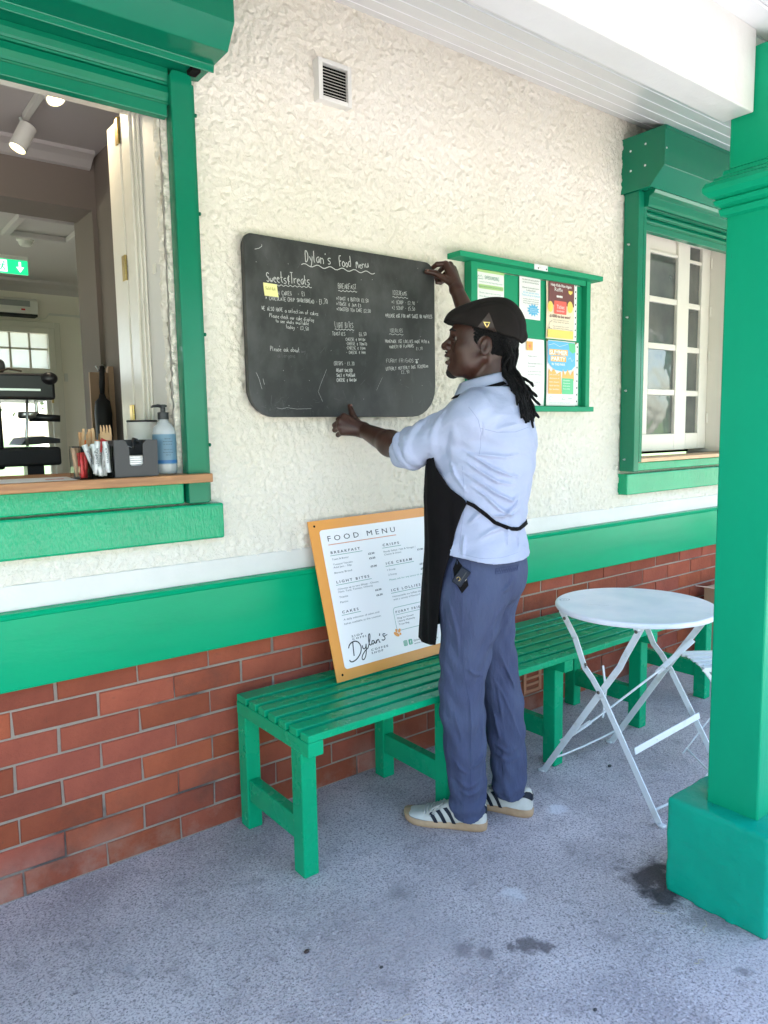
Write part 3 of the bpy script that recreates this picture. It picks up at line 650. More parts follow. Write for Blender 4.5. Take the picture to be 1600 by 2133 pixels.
MB().prism([(a*1.0-(.001 if a < 0 else 0), b+(.002 if b > 2.7 else -.001)) for a, b in pr], 'x', 3.330, 3.337).put('end_plate', 'green_metal', S2, bevel=0.0012)
MB().prism([(-.2385, 2.788), (-.2415, 2.788), (-.2415, 2.806), (-.20, 2.806), (-.20, 2.8035), (-.2385, 2.8035)], 'x', 3.337, 5.1).put('lid_lip', 'green_metal', S2)
for (y, z) in ((-.135, 2.745), (-.052, 2.735), (-.135, 2.645), (-.055, 2.64)): MB().lathe((3.3305, y, z), [(.0055, 0), (.0055, .0015), (.003, .003)], 8, (-1, 0, 0)).put('rivet', 'metal_white', S2)
MB().lathe((3.347, -.2385, 2.70), [(.0045, 0), (.0035, .002)], 8, (0, -1, 0)).put('rivet', 'metal_white', S2)
MB().prism([(-.012, 2.541), (-.158, 2.5405), (-.150, 2.526), (-.125, 2.515), (-.122, 2.480), (-.118, 2.468), (-.098, 2.468), (-.098, 2.53), (-.012, 2.53)], 'x', 3.39, 5.1).put('head_moulding', 'green_metal', S2, bevel=0.0015)
g = MB(); g.box(3.342, 3.388, -.098, -.0125, 1.142, 2.540); gr = g.put('guide_rail', 'green_metal', S2, bevel=0.003)
MB().box(3.3885, 3.412, -.098, -.086, 1.19, 2.53).put('guide_lip', 'green_metal', S2)
for z in (1.205, 1.56, 1.93, 2.29):
    MB().lathe((3.3415, -.045, z), [(.006, 0), (.006, .002), (.004, .004), (.0035, .012), (.001, .014)], 8, (-1, 0, 0)).put('bolt', 'steel', gr)
slats(2.405, 2.50, 3.413, 4.6, -.060, S2, 0.034)
MB().prism([(-.045, 2.365), (-.074, 2.368), (-.074, 2.400), (-.066, 2.404), (-.045, 2.404)], 'x', 3.413, 4.6).put('bottom_rail', 'green_metal', S2, bevel=0.0015)

# =================================================================== WALL VENT
V_ = thing('wall_vent', 'white louvred vent grille high on the white roughcast wall', 'vent', (1.58, 0, 2.6))
vx0, vx1, vz0, vz1 = 1.497, 1.638, 2.535, 2.675
q = MB(); yv = -.040
q.box(vx0, vx0+.018, yv, 0, vz0, vz1).box(vx1-.016, vx1, yv, 0, vz0, vz1).box(vx0+.018, vx1-.016, yv, 0, vz0, vz0+.016).box(vx0+.018, vx1-.016, yv, 0, vz1-.016, vz1)
q.put('frame', 'plaster_white', V_, bevel=0.002)
MB().box(vx0+.018, vx1-.016, -.0256, -.0246, vz0+.016, vz1-.016).put('void', 'dark_void', V_)
for i in range(10):
    z = vz0+.022+i*.0104; MB().prism([(yv+.003, z), (yv+.004, z+.0022), (-.028, z+.0060), (-.028, z+.0042)], 'x', vx0+.018, vx1-.016).put('louvre', 'plaster_white', V_)

# =================================================================== CHALKBOARD
CB = thing('chalkboard_menu', 'black chalkboard food menu with rounded lower corners held against the wall', 'chalkboard', (1.6, -.045, 1.43))
out = rrect(1.177, 1.430, 2.018, 2.036, (.095, .120, .050, .030), 7)
m_ = MB(); m_.prism(out, 'y', -.0525, -.034); bo = m_.put('board', 'chalkboard', CB, bevel=0.003)
m_ = MB(); m_.prism([(1.6+(a-1.6)*.985, 1.73+(b-1.73)*.985) for a, b in out], 'y', -.0335, -.016); m_.put('backing', 'board_edge', CB)
bp_ = Plane3((0, -.0530, 0), (1, 0, 0), (0, 0, 1))
def K(px): return px  # coordinates below are metres on the board
ck = MB(); T = lambda s_, x0, z0, x1, z1, cap, wd=.0014: hand(ck, bp_, s_, x0, z0, x1, z1, cap, wd)
T("Dylan's", 1.414, 1.968, 1.522, 1.971, .040, .0028); T('Food', 1.558, 1.968, 1.612, 1.975, .038, .0028); T('Menu', 1.632, 1.971, 1.690, 1.981, .028, .0026)
wavy(ck, bp_, 1.396, 1.957, 1.717, 1.964, .0045, 6, .0026)
T('Sweets&Treats', 1.257, 1.884, 1.432, 1.892, .034, .0026); wavy(ck, bp_, 1.290, 1.876, 1.436, 1.884, .0022, 8, .002)
T('H CAKES', 1.298, 1.844, 1.355, 1.848, .014); T('- £1', 1.378, 1.847, 1.411, 1.852, .016)
T('* CHOCOLATE CHIP SHORTBREAD -', 1.251, 1.824, 1.460, 1.830, .013); T('£1.70', 1.466, 1.829, 1.504, 1.833, .017)
T('WE ALSO HAVE a selection of cakes', 1.235, 1.789, 1.462, 1.789, .014); T('Please check our cake display', 1.264, 1.767, 1.443, 1.766, .014)
T('to see whats available', 1.287, 1.752, 1.421, 1.752, .012); T('today - £3.50', 1.326, 1.735, 1.421, 1.732, .014)
T('Please ask about', 1.263, 1.655, 1.380, 1.656, .016)
T('BREAKFAST', 1.549, 1.891, 1.633, 1.896, .018); wavy(ck, bp_, 1.549, 1.883, 1.633, 1.888, .002, 5, .002)
T('*TOAST & BUTTER £2.50', 1.541, 1.850, 1.687, 1.854, .0125); T('*TOAST & JAM £3', 1.541, 1.831, 1.652, 1.834, .0125); T('*TOASTED TEA CAKE £2.50', 1.541, 1.812, 1.696, 1.817, .0125)
T('LIGHT BITES', 1.531, 1.752, 1.614, 1.756, .019); wavy(ck, bp_, 1.530, 1.745, 1.616, 1.749, .002, 6, .002)
T('TOASTIES', 1.519, 1.723, 1.577, 1.725, .013); T('£6.50', 1.639, 1.727, 1.675, 1.731, .013)
for i, s_ in enumerate(('CHEESE & ONION', '-CHEESE & TOMATO', '-CHEESE & TUNA', '- CHEESE & HAM')): T(s_, 1.578, 1.708-.0158*i, 1.668+.008*(i == 1), 1.711-.0155*i, .0105, .0013)
T('CRISPS - £1.20', 1.524, 1.616, 1.616, 1.620, .014)
for i, s_ in enumerate(('READY SALTED', 'SALT & VINEGAR', 'CHEESE & ONION')): T(s_, 1.534, 1.593-.0175*i, (1.606, 1.617, 1.622)[i], 1.595-.017*i, .011, .002)
T('ICECREAMS', 1.800, 1.893, 1.874, 1.897, .017); wavy(ck, bp_, 1.800, 1.885, 1.877, 1.888, .002, 4, .002)
T('*1 SCOOP - £2.90', 1.797, 1.859, 1.913, 1.864, .014); T('*2 SCOOP - £5.50', 1.797, 1.838, 1.914, 1.843, .014)
T('*PLEASE ASK FOR ANY SAUCE OR WAFFLES', 1.765, 1.806, 2.003, 1.820, .014, .0019)
T('ICELOLLIES', 1.785, 1.752, 1.849, 1.756, .014); wavy(ck, bp_, 1.781, 1.744, 1.851, 1.747, .002, 3, .002)
T('HOMEMADE ICE LOLLIES MADE WITH A', 1.762, 1.711, 1.986, 1.722, .012, .0019); T('VARIETY OF FLAVOURS', 1.782, 1.690, 1.904, 1.701, .012, .0019); T('£1.70', 1.917, 1.691, 1.951, 1.694, .012)
T('FURRY FRIENDS', 1.766, 1.636, 1.903, 1.643, .014); T('UTTERLY MUTTERLY DOG ICECREAM', 1.764, 1.606, 1.980, 1.626, .012, .0019); T('£2.90', 1.839, 1.596, 1.882, 1.599, .014)
for (a, b, c, d) in ((1.918, 1.653, .004, .003), (1.926, 1.656, .003, .002), (1.911, 1.654, .002, .002), (1.918, 1.644, .006, .005)):
    flatpoly(ck, bp_, [(a+c*math.cos(t*math.pi/4), b+d*math.sin(t*math.pi/4)) for t in range(8)], .0006)
ck.put('chalk_lettering', 'chalk', CB)
fa = MB(); hand(fa, bp_, 'any', 1.386, 1.654, 1.404, 1.655, .013, .0018); hand(fa, bp_, 'allergens', 1.290, 1.634, 1.362, 1.636, .015, .0018)
rs = random.Random(21)
for i in range(150):      # scuffs and scratches of old chalk
    x = rs.uniform(1.20, 2.0); z = rs.uniform(1.455, 2.02); l = rs.choice((.003, .004, .006, .010, .02, .03)); a = rs.uniform(0, 6.28)
    if i < 45: x = rs.uniform(1.2, 1.32) if i % 2 else rs.uniform(1.30, 1.62); z = rs.uniform(1.45, 1.50)
    pts = [(x, z)]; 
    for j in range(3): a += rs.uniform(-.4, .4); pts.append((pts[-1][0]+math.cos(a)*l/3, pts[-1][1]+math.sin(a)*l/3))
    ribbon(fa, bp_, pts, rs.choice((.0005, .0007, .0012)), .0005)
fa.put('faint_chalk', 'chalk_faint', CB)
sc_ = MB()
for (pts, wd) in (([(1.216, 1.985), (1.232, 1.990), (1.243, 1.998), (1.243, 2.004)], .0016), ([(1.205, 1.58), (1.215, 1.56), (1.225, 1.525)], .0009), ([(1.490, 1.60), (1.462, 1.545), (1.452, 1.52), (1.470, 1.485)], .0007),
                  ([(1.745, 1.58), (1.715, 1.53)], .0006), ([(1.28, 1.462), (1.30, 1.458), (1.32, 1.463), (1.36, 1.458), (1.42, 1.460)], .0007), ([(1.23, 1.56), (1.235, 1.54)], .001)):
    ribbon(sc_, bp_, pts, wd, .0006)
for i in range(26): x = rs.uniform(1.2, 2.0); z = rs.uniform(1.45, 2.02); ribbon(sc_, bp_, [(x, z), (x+rs.uniform(-.003, .003), z+rs.uniform(-.003, .003))], .0014, .0006)
sc_.put('chalk_scratches', 'chalk', CB)
ns_ = thing('sticky_note', 'small yellow sticky note reading Sold Out on the chalkboard', 'sticky note', (1.27, -.055, 1.855))
V = []; F = []
for i in range(7):
    t = i/6; z = 1.880-.044*t; y = -.0545-.006*t*t; V += [(1.243+.001*t, y, z), (1.2955+.001*t, y-.002*t, z-.001)]
F = [(2*i, 2*i+1, 2*i+3, 2*i+2) for i in range(6)]
MB().add(V, F).put('note_paper', 'sticky_note', ns_)
nt = MB(); npl = Plane3((0, -.0580, 0), (1, 0, 0), (0, 0, 1)); hand(nt, npl, 'Sold Out', 1.249, 1.857, 1.288, 1.857, .010, .0012); nt.put('note_writing', 'ink_yellow', ns_)

# =================================================================== PRINTED MENU PANEL LEANING ON THE BENCH
MP = thing('printed_menu_panel', 'orange bordered printed food menu panel leaning on the bench against the wall', 'menu board', (1.406, -.186, .482))
U_ = Vector((0.99985, 0.0046, 0.0168)); V2 = Vector((-0.01746, 0.26480, 0.96414)); mp = Plane3((1.4060, -.030, 1.050), U_, V2)
PW, PH = 0.841, 0.590
def mpl(u, v): return u, -v
q = MB(); c8 = [mp.p(0, -PH, 0), mp.p(PW, -PH, 0), mp.p(PW, 0, 0), mp.p(0, 0, 0)]; c8b = [mp.p(0, -PH, -.005), mp.p(PW, -PH, -.005), mp.p(PW, 0, -.005), mp.p(0, 0, -.005)]
q.add(c8+c8b, [(0, 1, 2, 3), (7, 6, 5, 4), (0, 4, 5, 1), (1, 5, 6, 2), (2, 6, 7, 3), (3, 7, 4, 0)]); pan = q.put('panel', 'sign_orange', MP)
q = MB(); flatpoly(q, mp, rrect(.041, -.551, PW-.041, -.037, (.013,)*4), .0006); q.put('white_print_area', 'sign_white', MP)
for (u_, v_) in ((.024, .020), (.026, .567)):
    q = MB(); flatpoly(q, mp, [(u_+.0045*math.cos(a*math.pi/6), -v_+.0045*math.sin(a*math.pi/6)) for a in range(12)], .0007); q.put('fixing_hole', 'dark_void', MP)
k1 = MB(); k2 = MB(); k3 = MB(); H1 = .0011
def L1(s_, u_, v_, cap, wd=None, mb=k1, sp=1.0, bold=.0): typeset(mb, mp, s_, u_, -v_, cap, wd, H1, sp, bold)
def UL(u0, u1, v, mb, t=.0017): quad(mb, mp, u0, -v-t/2, u1, -v+t/2, H1)
L1('FOOD MENU', .071, .082, .021, .320, k1, 1.6, .0)
k4 = MB(); quad(k4, mp, .069, -.0965, .392, -.0935, H1); k4.put('title_line', 'sign_orange_line', MP)
for s_, u_, v_, u1 in (('BREAKFAST', .073, .1295, .207), ('LIGHT BITES', .074, .240, .225), ('CAKES', .074, .352, .148), ('CRISPS', .316, .132, .398), ('ICE CREAM', .315, .2045, .446), ('ICE LOLLIES', .316, .3105, .464)):
    L1(s_, u_, v_, .0098, u1-u_, k1, 1.5, .015); UL(u_-.004, u1+.009, v_+.0065, k3)
L1('FURRY FRIENDS', .316, .3955, .0092, .170, k1, 1.5, .015); UL(.313, .49, .402, k3, .0014)
for s_, u_, v_, u1 in (('Toast & Butter', .073, .1535, .149), ('Toasted Teacake', .074, .173, .162), ('Add Jam - 50p', .073, .184, .155), ('Banana Bread', .073, .204, .152), ('(Choose up to two fillings - Cheese,', .074, .265, .265), ('Ham, Tuna, Tomato, Onions)', .075, .2755, .232),
                       ('Toastie', .074, .295, .113), ('Panini', .074, .314, .109), ('A daily selection of cakes and', .074, .3785, .239), ('bakes available at the counter.', .074, .394, .246),
                       ('Ready Salted / Salt & Vinegar /', .315, .1565, .478), ('Cheese & Onion', .315, .168, .400), ('1 Scoop', .316, .229, .356), ('2 Scoop', .316, .248, .358), ('Homemade ice lollies made', .316, .334, .475), ('with a variety of flavours!', .317, .346, .452),
                       ('@dylanscoffeeshop', .376, .517, .47), ('www.dylanscoffeeshop', .376, .529, .50)):
    L1(s_, u_, v_, .0070, u1-u_, k2)
for s_, u_, v_, u1 in (('Dog Ice Cream', .319, .419, .400), ('Utterly Mutterly', .318, .431, .404), ('Treat Bag', .319, .443, .372)): L1(s_, u_, v_, .0068, u1-u_, k1)
L1('Please ask for any sauce or sprinkles', .317, .268, .0068, .205, k3)
for s_, u_, v_ in (('£2.50', .240, .1545), ('£2.50', .240, .1725), ('£3.00', .240, .204), ('£6.00', .240, .296), ('£6.50', .241, .316), ('£1.20', .484, .170), ('£3.00', .481, .229), ('£5.00', .482, .249)): L1(s_, u_, v_, .0070, .030, k1, 1.0, .03)
L1('SIOP', .095, .4445, .0075, .051, k1, 1.5, .015); L1('COFFI', .096, .455, .0075, .062, k1, 1.5, .015); L1('COFFEE', .170, .511, .0078, .080, k1, 1.5, .015); L1('SHOP', .169, .5225, .0078, .055, k1, 1.5, .015)
def script(pts, wd=.0040):      # smooth brush strokes
    ribbon(k1, mp, [(a, -b) for a, b in chaikin(pts, 3)], wd, H1)
script([(.090, .512), (.092, .490), (.094, .470), (.096, .463)], .0045)
script([(.072, .480), (.080, .466), (.100, .459), (.118, .464), (.129, .482), (.124, .505), (.103, .524), (.084, .531), (.071, .530), (.067, .522)], .0044)
script([(.134, .482), (.134, .492), (.140, .498), (.148, .492), (.152, .480)], .004); script([(.152, .480), (.149, .500), (.142, .522), (.130, .535), (.122, .532), (.124, .520), (.140, .505), (.158, .496)], .004)
script([(.158, .496), (.168, .478), (.176, .458), (.177, .447), (.171, .448), (.166, .468), (.166, .485), (.172, .490), (.178, .484)], .004)
script([(.190, .476), (.182, .474), (.178, .482), (.182, .489), (.189, .484), (.191, .475), (.191, .484), (.196, .488), (.200, .480)], .0038)
script([(.200, .488), (.202, .475), (.203, .482), (.209, .474), (.213, .478), (.213, .487), (.218, .487)], .0038); script([(.222, .455), (.219, .464)], .0042)
script([(.247, .462), (.238, .459), (.234, .465), (.242, .472), (.243, .480), (.234, .484), (.226, .480)], .0038); script([(.236, .470), (.256, .466)], .003)
bxp = [(a, b) for a, b in rrect(.306, -.4625, .53, -.3735, (.012,)*4, 5)]; ribbon(k3, mp, bxp+[bxp[0]], .0016, H1)
bx2 = rrect(.580, -.35, .80, -.052, (.012,)*4, 5); ribbon(k3, mp, bx2+[bx2[0]], .0016, H1)
lf_ = MB()
for (u_, v_, a_, l_, w_) in ((.300, .474, -35, .015, .007), (.316, .463, 50, .009, .006), (.302, .460, 110, .007, .005), (.318, .476, -10, .005, .005)):
    ca, sa = math.cos(R(a_)), math.sin(R(a_)); flatpoly(lf_, mp, [(u_+l_*math.cos(t)*ca-w_*math.sin(t)*sa, -v_+l_*math.cos(t)*sa+w_*math.sin(t)*ca) for t in [i*math.pi/6 for i in range(12)]], .0017)
lf_.put('leaf_motif', 'sign_orange', MP)
ic = MB(); flatpoly(ic, mp, rrect(.325, -.526, .344, -.505, (.004,)*4), H1); flatpoly(ic, mp, rrect(.350, -.526, .369, -.505, (.004,)*4), H1); ic.put('social_icons', 'icon_green', MP)
iw = MB(); c_ = rrect(.3285, -.5225, .3405, -.5085, (.003,)*4); ribbon(iw, mp, c_+[c_[0]], .0011, .0016); ribbon(iw, mp, [(.3345+.003*math.cos(a*.7), -.5155+.0032*math.sin(a*.7)) for a in range(10)], .001, .0016)
typeset(iw, mp, 'f', .3575, -.5225, .0125, .0055, .0016, 1, .03); iw.put('icon_marks', 'sign_white', MP)
k1.put('dark_print', 'ink_black', MP); k2.put('grey_print', 'ink_grey', MP); k3.put('green_print', 'ink_green', MP)

# =================================================================== NOTICE BOARD
NB = thing('notice_board', 'green framed wall notice board with pinned posters behind the man', 'notice board', (2.6, 0, 1.46))
for a_, b_ in ((2.225, 2.262), (3.000, 3.030)): MB().box(a_, b_, -.050, -.008, 1.476, 2.074).put('side_rail', 'green_board', NB, bevel=.0015)
MB().box(2.18, 3.050, -.062, -.008, 1.452, 1.4755).put('bottom_rail', 'green_board', NB, bevel=.0015)
MB().box(2.128, 3.078, -.085, -.008, 2.0745, 2.0965).put('top_ledge', 'green_board', NB, bevel=.0015)
MB().box(2.262, 3.000, -.045, -.03, 2.050, 2.074).put('top_rail', 'green_board', NB, bevel=.001)
MB().box(2.262, 3.000, -.020, -.012, 1.476, 2.05).put('back_panel', 'green_board', NB)
MB().box(2.575, 2.665, -.089, -.0855, 2.072, 2.096).put('catch_plate', 'metal_white', NB, bevel=.001)
for (x, z) in ((2.60, 2.080), (2.655, 2.080)): MB().lathe((x, -.089, z), [(.004, 0), (.003, .002)], 8, (0, -1, 0)).put('screw', 'bolt', NB)
MB().lathe((3.0295, -.03, 1.76), [(.005, 0), (.005, .004), (.002, .006)], 8, (1, 0, 0)).put('screw', 'brass', NB)
def poster(label, x0, z0, x1, z1, m, cat='poster', y=-.0240, curl=.006, tilt=0.0):
    t = thing('poster', label, cat, ((x0+x1)/2, y, (z0+z1)/2)); V = []; n = 8
    for i in range(n+1):
        a = i/n; z = z1+(z0-z1)*a; yy = y-curl*math.sin(a*3.0)*.5-.001
        V += [(x0+tilt*a, yy, z), ((x0+x1)/2+tilt*a, yy-.002, z-.0005), (x1+tilt*a, yy, z-.001)]
    F = []
    for i in range(n): F += [(3*i, 3*i+1, 3*i+4, 3*i+3), (3*i+1, 3*i+2, 3*i+5, 3*i+4)]
    MB().add(V, F).put('sheet', m, t, smooth=True); return t, Plane3((0, y-curl*.5-.0038, 0), (1, 0, 0), (0, 0, 1))
t, p_ = poster('green topped safeguarding notice at the upper left of the notice board', 2.272, 1.80, 2.448, 2.062, 'paper_white', curl=.002)
a = MB(); quad(a, p_, 2.272, 2.040, 2.446, 2.061); flatpoly(a, p_, rrect(2.290, 1.972, 2.440, 1.990, (.006,)*4)); a.put('green_band', 'poster_lime', t)
a = MB(); typeset(a, p_, 'SAFEGUARDING', 2.325, 2.012, .017, .088, .0009); ribbon(a, p_, [(2.276, 2.012), (2.290, 2.026), (2.296, 2.020), (2.303, 2.028), (2.316, 2.012), (2.276, 2.012)], .002, .0009)
for i, s_ in enumerate(('We have a duty to report any concerns', 'about affecting any of our visitors', 'if you have a concern please speak to', 'immediately who will fill out our form')): typeset(a, p_, s_, 2.292, 1.953-.0145*i, .0058, .135, .0009)
typeset(a, p_, 'Friends of the Park take Safeguarding seriously', 2.290, 1.998, .0055, .145, .0009); typeset(a, p_, 'SAFEGUARDING IS EVERYONES RESPONSIBILITY', 2.294, 1.978, .006, .142, .0012)
a.put('print', 'ink_green', t)
t, p_ = poster('white notice with a blue starburst in the upper middle of the notice board', 2.548, 1.868, 2.690, 2.066, 'paper_white', curl=.002)
a = MB()
for i, (s_, w_, h_) in enumerate((('THE GREAT UPLANDS QUIZ NIGHT', .118, .0062), ('RETURNS BY POPULAR DEMAND', .110, .0062), ('', 0, 0), ('Brynmill Community Centre', .112, .0075), ('St Albans Road', .060, .0075))):
    if s_: typeset(a, p_, s_, 2.620, 2.036-.0115*i, h_, w_, .0008, align='C')
for i, s_ in enumerate(('Includes a choice of curry and', 'alcoholic drinks on the evening', 'Please bring the note on the door')): typeset(a, p_, s_, 2.622, 1.953-.009*i, .0050, .105, .0008, align='C')
a.put('print', 'ink_black', t); a = MB(); typeset(a, p_, '£3 per person entry', 2.622, 1.980, .0085, .105, .0008, align='C'); typeset(a, p_, 'Teams of up to 6 people', 2.622, 1.968, .0085, .122, .0008, align='C')
cx, cz = 2.638, 1.909; flatpoly(a, p_, [(cx+(.046 if i % 2 else .029)*math.cos(i*math.pi/12)*(1.0), cz+(.031 if i % 2 else .019)*math.sin(i*math.pi/12)) for i in range(24)], .0006); a.put('blue_print', 'poster_blue', t)
a = MB()
for i, s_ in enumerate(('Cash bar available', 'Raffle and prizes to be', 'won on the night')): typeset(a, p_, s_, cx, cz+.005-.008*i, .0045, .048, .0012, align='C')
a.put('white_print', 'paper_white', t)
t, p_ = poster('brown and cream raffle poster with a red ticket at the notice board upper right', 2.728, 1.790, 2.930, 2.078, 'poster_cream', curl=.006, y=-.026)
a = MB(); quad(a, p_, 2.738, 1.945, 2.925, 2.066, .0004); a.put('brown_print', 'poster_brown', t)
a = MB(); flatpoly(a, p_, rrect(2.778, 1.905, 2.868, 1.965, (.005,)*4), .0008); a.put('ticket', 'poster_red', t)
a = MB()
for (x, z, r_) in ((2.752, 1.935, .022), (2.895, 1.943, .024)): flatpoly(a, p_, [(x+r_*.85*math.cos(i*.5236), z+r_*1.15*math.sin(i*.5236)) for i in range(12)], .0009)
quad(a, p_, 2.734, 1.795, 2.92, 1.832, .0006); flatpoly(a, p_, [(2.880, 2.018), (2.912, 2.018), (2.910, 2.008), (2.896, 2.000), (2.884, 2.006)], .0009); a.put('yellow_print', 'poster_yellow', t)
a = MB(); typeset(a, p_, 'Help Kids Rise Again', 2.828, 2.030, .0125, .150, .0010, align='C', bold=.02); typeset(a, p_, 'Raffle', 2.810, 2.008, .018, .058, .0010, align='C'); typeset(a, p_, 'Ticket', 2.824, 1.930, .018, .056, .0014, align='C'); typeset(a, p_, '*****', 2.824, 1.909, .014, .056, .0014, align='C')
for i in range(4): flatpoly(a, p_, [(2.80+.022*i*.5+.006*math.cos(j*1.05), 1.985+.006*math.sin(j*1.05)) for j in range(6)], .0009)
a.put('white_print', 'paper_white', t)
a = MB(); typeset(a, p_, '£1000 to be won!', 2.822, 1.888, .0145, .150, .0010, align='C', bold=.02)
for i, s_ in enumerate(('Tickets are limited! They are small', 'when they are gone', '', 'Help a small business thrive, win an iPad', 'with a chance of extra winning')):
    if s_: typeset(a, p_, s_, 2.828, 1.875-.0095*i, .0052, .115, .0010, align='C')
ribbon(a, p_, [(2.765, 1.872), (2.750, 1.866), (2.742, 1.852), (2.744, 1.838)], .0018, .001); flatpoly(a, p_, [(2.739, 1.842), (2.749, 1.842), (2.744, 1.834)], .001)
for (x, s_) in ((2.752, 'Tickets'), (2.905, 'Contact')): typeset(a, p_, s_, x, 1.833, .006, .026, .0011, align='C')
a.put('print', 'poster_brown', t)
t, p_ = poster('plain white notice in a plastic sleeve at the lower middle of the notice board', 2.520, 1.480, 2.718, 1.782, 'paper_white', curl=.008)
a = MB(); quad(a, p_, 2.590, 1.728, 2.632, 1.768, .0008); a.put('orange_square', 'poster_orange', t)
a = MB()
for i, (z, w_) in enumerate(((1.700, .06), (1.668, .10), (1.655, .05), (1.632, .09), (1.618, .10), (1.585, .085), (1.57, .06))): typeset(a, p_, ('Public notice', 'Please keep dogs on leads while', 'in the park', 'at all times on site', 'for more information', 'email or contact us', 'thank you')[i], 2.600, z, .0055, w_, .001)
a.put('print', 'ink_grey', t)
a = MB(); cxx, czz = 2.611, 1.748
for j in range(4): a_ = j*math.pi/4; ribbon(a, p_, [(cxx-.014*math.cos(a_), czz-.014*math.sin(a_)), (cxx+.014*math.cos(a_), czz+.014*math.sin(a_))], .002, .0011)
a.put('square_mark', 'poster_red', t)
t, p_ = poster('blue and orange summer party poster at the lower right of the notice board', 2.732, 1.480, 2.948, 1.784, 'paper_white', curl=.006, y=-.027)
a = MB(); flatpoly(a, p_, [(2.736, 1.680), (2.736, 1.780), (2.935, 1.778), (2.938, 1.670), (2.91, 1.650), (2.85, 1.640), (2.78, 1.648)], .0005); a.put('blue_print', 'poster_blue', t)
a = MB(); quad(a, p_, 2.745, 1.715, 2.880, 1.742, .0009); quad(a, p_, 2.755, 1.686, 2.868, 1.711, .0009)
flatpoly(a, p_, [(2.740, 1.535), (2.742, 1.655), (2.760, 1.635), (2.78, 1.652), (2.80, 1.628), (2.83, 1.640), (2.838, 1.535)], .0007); flatpoly(a, p_, [(2.84, 1.62), (2.845, 1.652), (2.862, 1.625), (2.88, 1.652), (2.90, 1.625), (2.925, 1.652), (2.930, 1.60), (2.84, 1.60)], .0007); a.put('orange_print', 'poster_orange', t)
a = MB(); quad(a, p_, 2.8395, 1.535, 2.925, 1.610, .0009); flatpoly(a, p_, [(2.885, 1.776), (2.935, 1.776), (2.938, 1.735), (2.915, 1.728), (2.893, 1.74)], .0009); a.put('green_print', 'poster_green', t)
a = MB(); typeset(a, p_, 'SUMMER', 2.812, 1.7185, .020, .128, .0013, align='C', bold=.03); typeset(a, p_, 'PARTY', 2.812, 1.690, .018, .104, .0013, align='C', bold=.03); typeset(a, p_, 'IN THE PARK', 2.812, 1.668, .011, .098, .0011, align='C', bold=.02)
for i, s_ in enumerate(('Join us for an', 'afternoon of', 'live music', 'food and fun', 'for families')): typeset(a, p_, s_, 2.748, 1.622-.017*i, .007, .070, .0011)
for i, s_ in enumerate(('Stalls', 'Games', 'Kids area', 'Free entry')): typeset(a, p_, s_, 2.848, 1.597-.013*i, .006, .050, .0012)
ribbon(a, p_, [(2.742, 1.760), (2.78, 1.768), (2.82, 1.756), (2.88, 1.770)], .0012, .001); ribbon(a, p_, [(2.885, 1.70), (2.90, 1.708), (2.912, 1.690), (2.925, 1.70)], .0015, .001)
a.put('white_print', 'paper_white', t)
a = MB(); typeset(a, p_, 'coast', 2.885, 1.512, .010, .030, .001); ribbon(a, p_, [(2.838, 1.510), (2.852, 1.523), (2.866, 1.510), (2.838, 1.510)], .0016, .001); ribbon(a, p_, [(2.758+.012*math.cos(i*.6), 1.514+.008*math.sin(i*.6)) for i in range(9)], .0012, .001)
typeset(a, p_, 'event partners and supporters of the park', 2.750, 1.492, .0045, .150, .001); a.put('print', 'ink_green', t)
for i, (x, z) in enumerate(((2.36, 2.055), (2.552, 2.060), (2.80, 2.070), (2.735, 1.782), (2.945, 1.778), (2.556, 1.872))): tag(MB().lathe((x, -.028, z), [(.005, 0), (.0055, .002), (.003, .005), (.0012, .008)], 8, (0, -1, 0)).put('drawing_pin', 'brass' if i else 'dark_grey'),
    ('dark drawing pin at the top of the safeguarding notice', 'brass drawing pin at the top corner of the starburst notice', 'brass drawing pin at the top of the raffle poster', 'brass drawing pin at the top left of the summer party poster', 'brass drawing pin at the top right of the summer party poster', 'brass drawing pin at the foot of the starburst notice')[i], 'drawing pin', 'pins in the notice board')
# plastic sleeve edges with punched holes
for (x, z0, z1, nm) in ((2.945, 1.79, 2.07, 'upper'), (2.962, 1.482, 1.782, 'lower')):
    t = thing('plastic_sleeve', 'clear punched plastic sleeve edge beside the %s right poster' % nm, 'plastic sleeve', (x, -.03, z0))
    MB().box(x-.012, x+.010, -.0255, -.0250, z0, z1).put('sleeve_edge', 'paper_white', t)
    a = MB()
    for i in range(9): z = z0+.02+i*(z1-z0-.04)/8; a.box(x-.003, x+.003, -.0262, -.0257, z-.004, z+.004)
    a.put('punched_hole', 'dark_void', t)

# =================================================================== BENCH
BN = thing('slatted_bench', 'long glossy green slatted wooden bench along the brick wall', 'bench', (2.3, -.27, 0))
BX0, BX1 = 1.090, 3.52; fx = (1.090, 1.685, 2.280, 2.880, 3.448)
for i in range(7):
    y0 = -.510+i*.0665; y1 = y0+.047
    if i == 6: y1 = -.042
    q = MB(); q.box(BX0+.0005, BX1, y0, y1, .4555, .479); q.put('slat', 'green_wood', BN, bevel=.003)
for k, x in enumerate(fx):
    MB().box(x, x+.054, -.5095, -.040, .4095, .4550).put('seat_rail', 'green_wood', BN, bevel=.003)
    MB().box(x+.004, x+.058, -.459, -.397, 0, .4092).put('leg', 'green_wood', BN, bevel=.004)
    MB().box(x+.004, x+.058, -.092, -.034, 0, .4092).put('leg', 'green_wood', BN, bevel=.004)
    MB().box(x+.010, x+.048, -.3968, -.0922, .105, .182).put('stretcher', 'green_wood', BN, bevel=.003)

